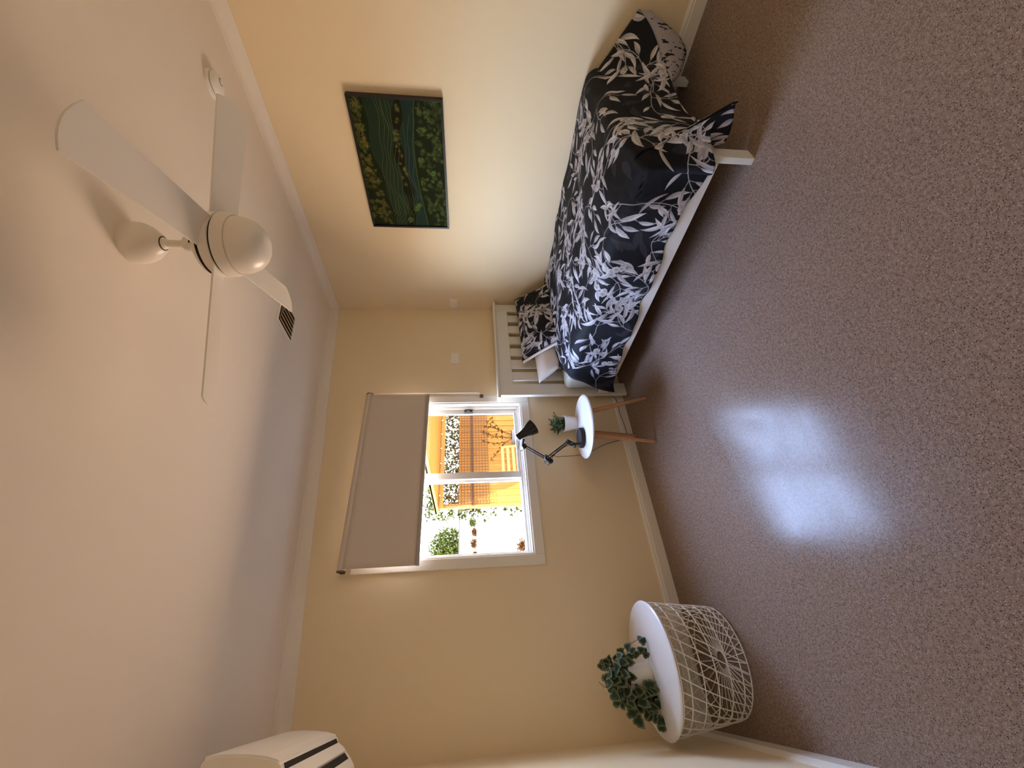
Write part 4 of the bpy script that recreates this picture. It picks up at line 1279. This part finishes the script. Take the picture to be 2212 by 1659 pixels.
def leaf_cloud(c, rad, n, size, seed, shape=None):
    r_ = np.random.default_rng(seed)
    m = MB()
    for i in range(n):
        v = r_.normal(size=3); v /= np.linalg.norm(v)
        q_ = r_.random() ** .4
        p = np.array(c) + v * q_ * np.array(rad)
        if shape: p = shape(p, r_)
        d = r_.normal(size=3); d /= np.linalg.norm(d)
        e = np.cross(d, r_.normal(size=3)); e /= np.linalg.norm(e)
        L = size * r_.uniform(.6, 1.3)
        m.add([p, p + d * L * .5 + e * L * .3, p + d * L, p + d * L * .5 - e * L * .3], [(0, 1, 2, 3)])
    return m
r_ = np.random.default_rng(2)
hd = MB()
for i in range(15000):
    p = np.array((r_.uniform(-.75, 2.2), r_.uniform(4.05, 4.5), r_.uniform(GZ + .1, 2.15)))
    if p[2] < 1.2 and r_.random() < .6: continue
    d = r_.normal(size=3); d /= np.linalg.norm(d)
    e = np.cross(d, r_.normal(size=3)); e /= np.linalg.norm(e)
    L = r_.uniform(.04, .09)
    hd.add([p, p + d * L * .5 + e * L * .3, p + d * L, p + d * L * .5 - e * L * .3], [(0, 1, 2, 3)])
hg = thing('hedge', 'green hedge growing behind the orange fence', 'hedge', (.7, 4.28, GZ))
stuff(obj('foliage', hd, M_hedge, hg, fix=False))
stems = MB()
for x in np.arange(-.6, 2.2, .35): stems.tube([(x, 4.28, GZ), (x + .05, 4.25, .8), (x - .03, 4.3, 1.6)], .018, 6)
obj('stem', stems, M_stem, hg)

# neighbour's white walls with a tree, small plants
nw = thing('garden_wall', 'sunlit white rendered garden wall beyond the fence end', 'wall', (-3.0, 9.2, GZ))
obj('wall_body', MB().box((-8, 9.10, GZ), (2.6, 9.30, 1.66)), M_white_out, nw)
obj('cap', MB().box((-8, 9.06, 1.66), (2.6, 9.34, 1.70)), M_grey_out, nw)
lw = thing('planter_wall', 'low white planter wall in front of the garden wall', 'wall', (-2, 8.75, GZ))
obj('wall_body', MB().box((-8, 8.62, GZ), (2.4, 8.80, 1.19)), M_white_out, lw)
tr = thing('garden_tree', 'round leafy tree rising beyond the white garden wall', 'tree', (.15, 10.6, GZ))
obj('trunk', MB().tube([(.15, 10.6, GZ), (.17, 10.6, 1.0), (.12, 10.6, 2.0)], [.09, .07, .05], 10), M_stem, tr, smooth=True)
stuff(obj('crown', leaf_cloud((.20, 10.6, 2.05), (.75, .5, .62), 5200, .085, 5), M_tree, tr, fix=False))
for k, (x, h_) in enumerate(((-1.17, .13), (-.80, .16), (-.40, .12), (-.08, .15), (.22, .12), (.50, .20))):
    lab = ['reddish shrub farthest from the orange fence on the white planter wall', 'second reddish shrub along the white planter wall from its far end', 'third and flattest reddish shrub along the white planter wall',
           'fourth reddish shrub along the white planter wall, nearest the yellow green one but one', 'fifth reddish shrub on the planter wall, beside the yellow green shrub', 'yellow green shrub on the planter wall nearest the orange fence'][k]
    sh = obj('flowering_shrub', leaf_cloud((x, 8.71, 1.19 + h_ * .5), (.12, .07, h_ * .6), 420, .055, 20 + k), M_terra if k < 5 else M_hedge, fix=False)
    tag(sh, lab, 'shrub', 'shrubs on the planter wall')
bs = obj('garden_bush', leaf_cloud((-.42, 7.9, -.06), (.24, .2, .25), 900, .07, 33), M_terra, fix=False)
tag(bs, 'low brownish bush on the sunlit ground outside the window', 'bush')

# timber chair by the fence
ch_ = thing('garden_chair', 'slatted timber garden chair in front of the orange fence', 'chair', (-.05, 3.25, GZ))
def bar(name, a, b_, w=.022, t=.014):
    obj(name, MB().tube([a, b_], w, 4), M_chair, ch_)
bx0, bx1 = -.33, .22
obj('back_frame', MB().tube([(bx0, 3.42, GZ), (bx0, 3.40, .15), (bx0 - .01, 3.55, .80)], .020, 6).tube([(bx1, 3.42, GZ), (bx1, 3.40, .15), (bx1 + .01, 3.55, .80)], .020, 6), M_chair, ch_)
for i in range(6):
    z = .30 + i * .092
    y = 3.40 + .15 * (z - .15) / .65
    obj('back_slat', MB().box((bx0 - .01, y - .008, z), (bx1 + .01, y + .008, z + .05)), M_chair, ch_, bevel=.003)
for i in range(5):
    obj('seat_slat', MB().box((bx0, 2.95 + i * .09, .130), (bx1, 3.02 + i * .09, .150)), M_chair, ch_, bevel=.003)
for x in (bx0, bx1):
    obj('leg', MB().tube([(x, 2.97, GZ), (x, 2.97, .13)], .020, 6), M_chair, ch_)
    obj('arm_rest', MB().box((x - .03, 2.92, .36), (x + .03, 3.46, .385)), M_chair, ch_, bevel=.004)
    obj('arm_support', MB().tube([(x, 2.98, .13), (x, 2.98, .36)], .016, 6), M_chair, ch_)

# grey planter with a twiggy climber
gp = thing('tall_planter', 'tall grey planter with a twiggy climber against the fence', 'planter', (.46, 3.58, GZ))
obj('planter', MB().lathe([(0, GZ), (.085, GZ), (.10, GZ + .02), (.12, .58), (.125, .60), (.112, .60), (.105, .54), (0, .54)], (.46, 3.58, 0), 28), M_greypot, gp, smooth=True, sharp=40)
tw = MB()
r2_ = random.Random(5)
tips = []
for k in range(7):
    p = [Vector((.46, 3.58, .54))]
    d = Vector((r2_.uniform(-.6, .6), r2_.uniform(-.1, .15), 1)).normalized()
    for i in range(7):
        d = (d + Vector((r2_.uniform(-.35, .35), r2_.uniform(-.08, .08), r2_.uniform(-.1, .2)))).normalized()
        p.append(p[-1] + d * .085)
    for q_ in p[3:]: tips.append(q_)
    tw.tube(smooth_path(p, 3), .004, 5)
stuff(obj('twigs', tw, M_terra, gp, fix=False))
lfm = MB()
for q_ in tips:
    for s in range(3):
        d = Vector((r2_.uniform(-1, 1), r2_.uniform(-1, 1), r2_.uniform(-1, 1))).normalized(); e = d.cross(Vector((.3, .8, .5))).normalized()
        lfm.add([q_, q_ + d * .025 + e * .014, q_ + d * .05, q_ + d * .025 - e * .014], [(0, 1, 2, 3)])
stuff(obj('foliage', lfm, M_terra, gp, fix=False))
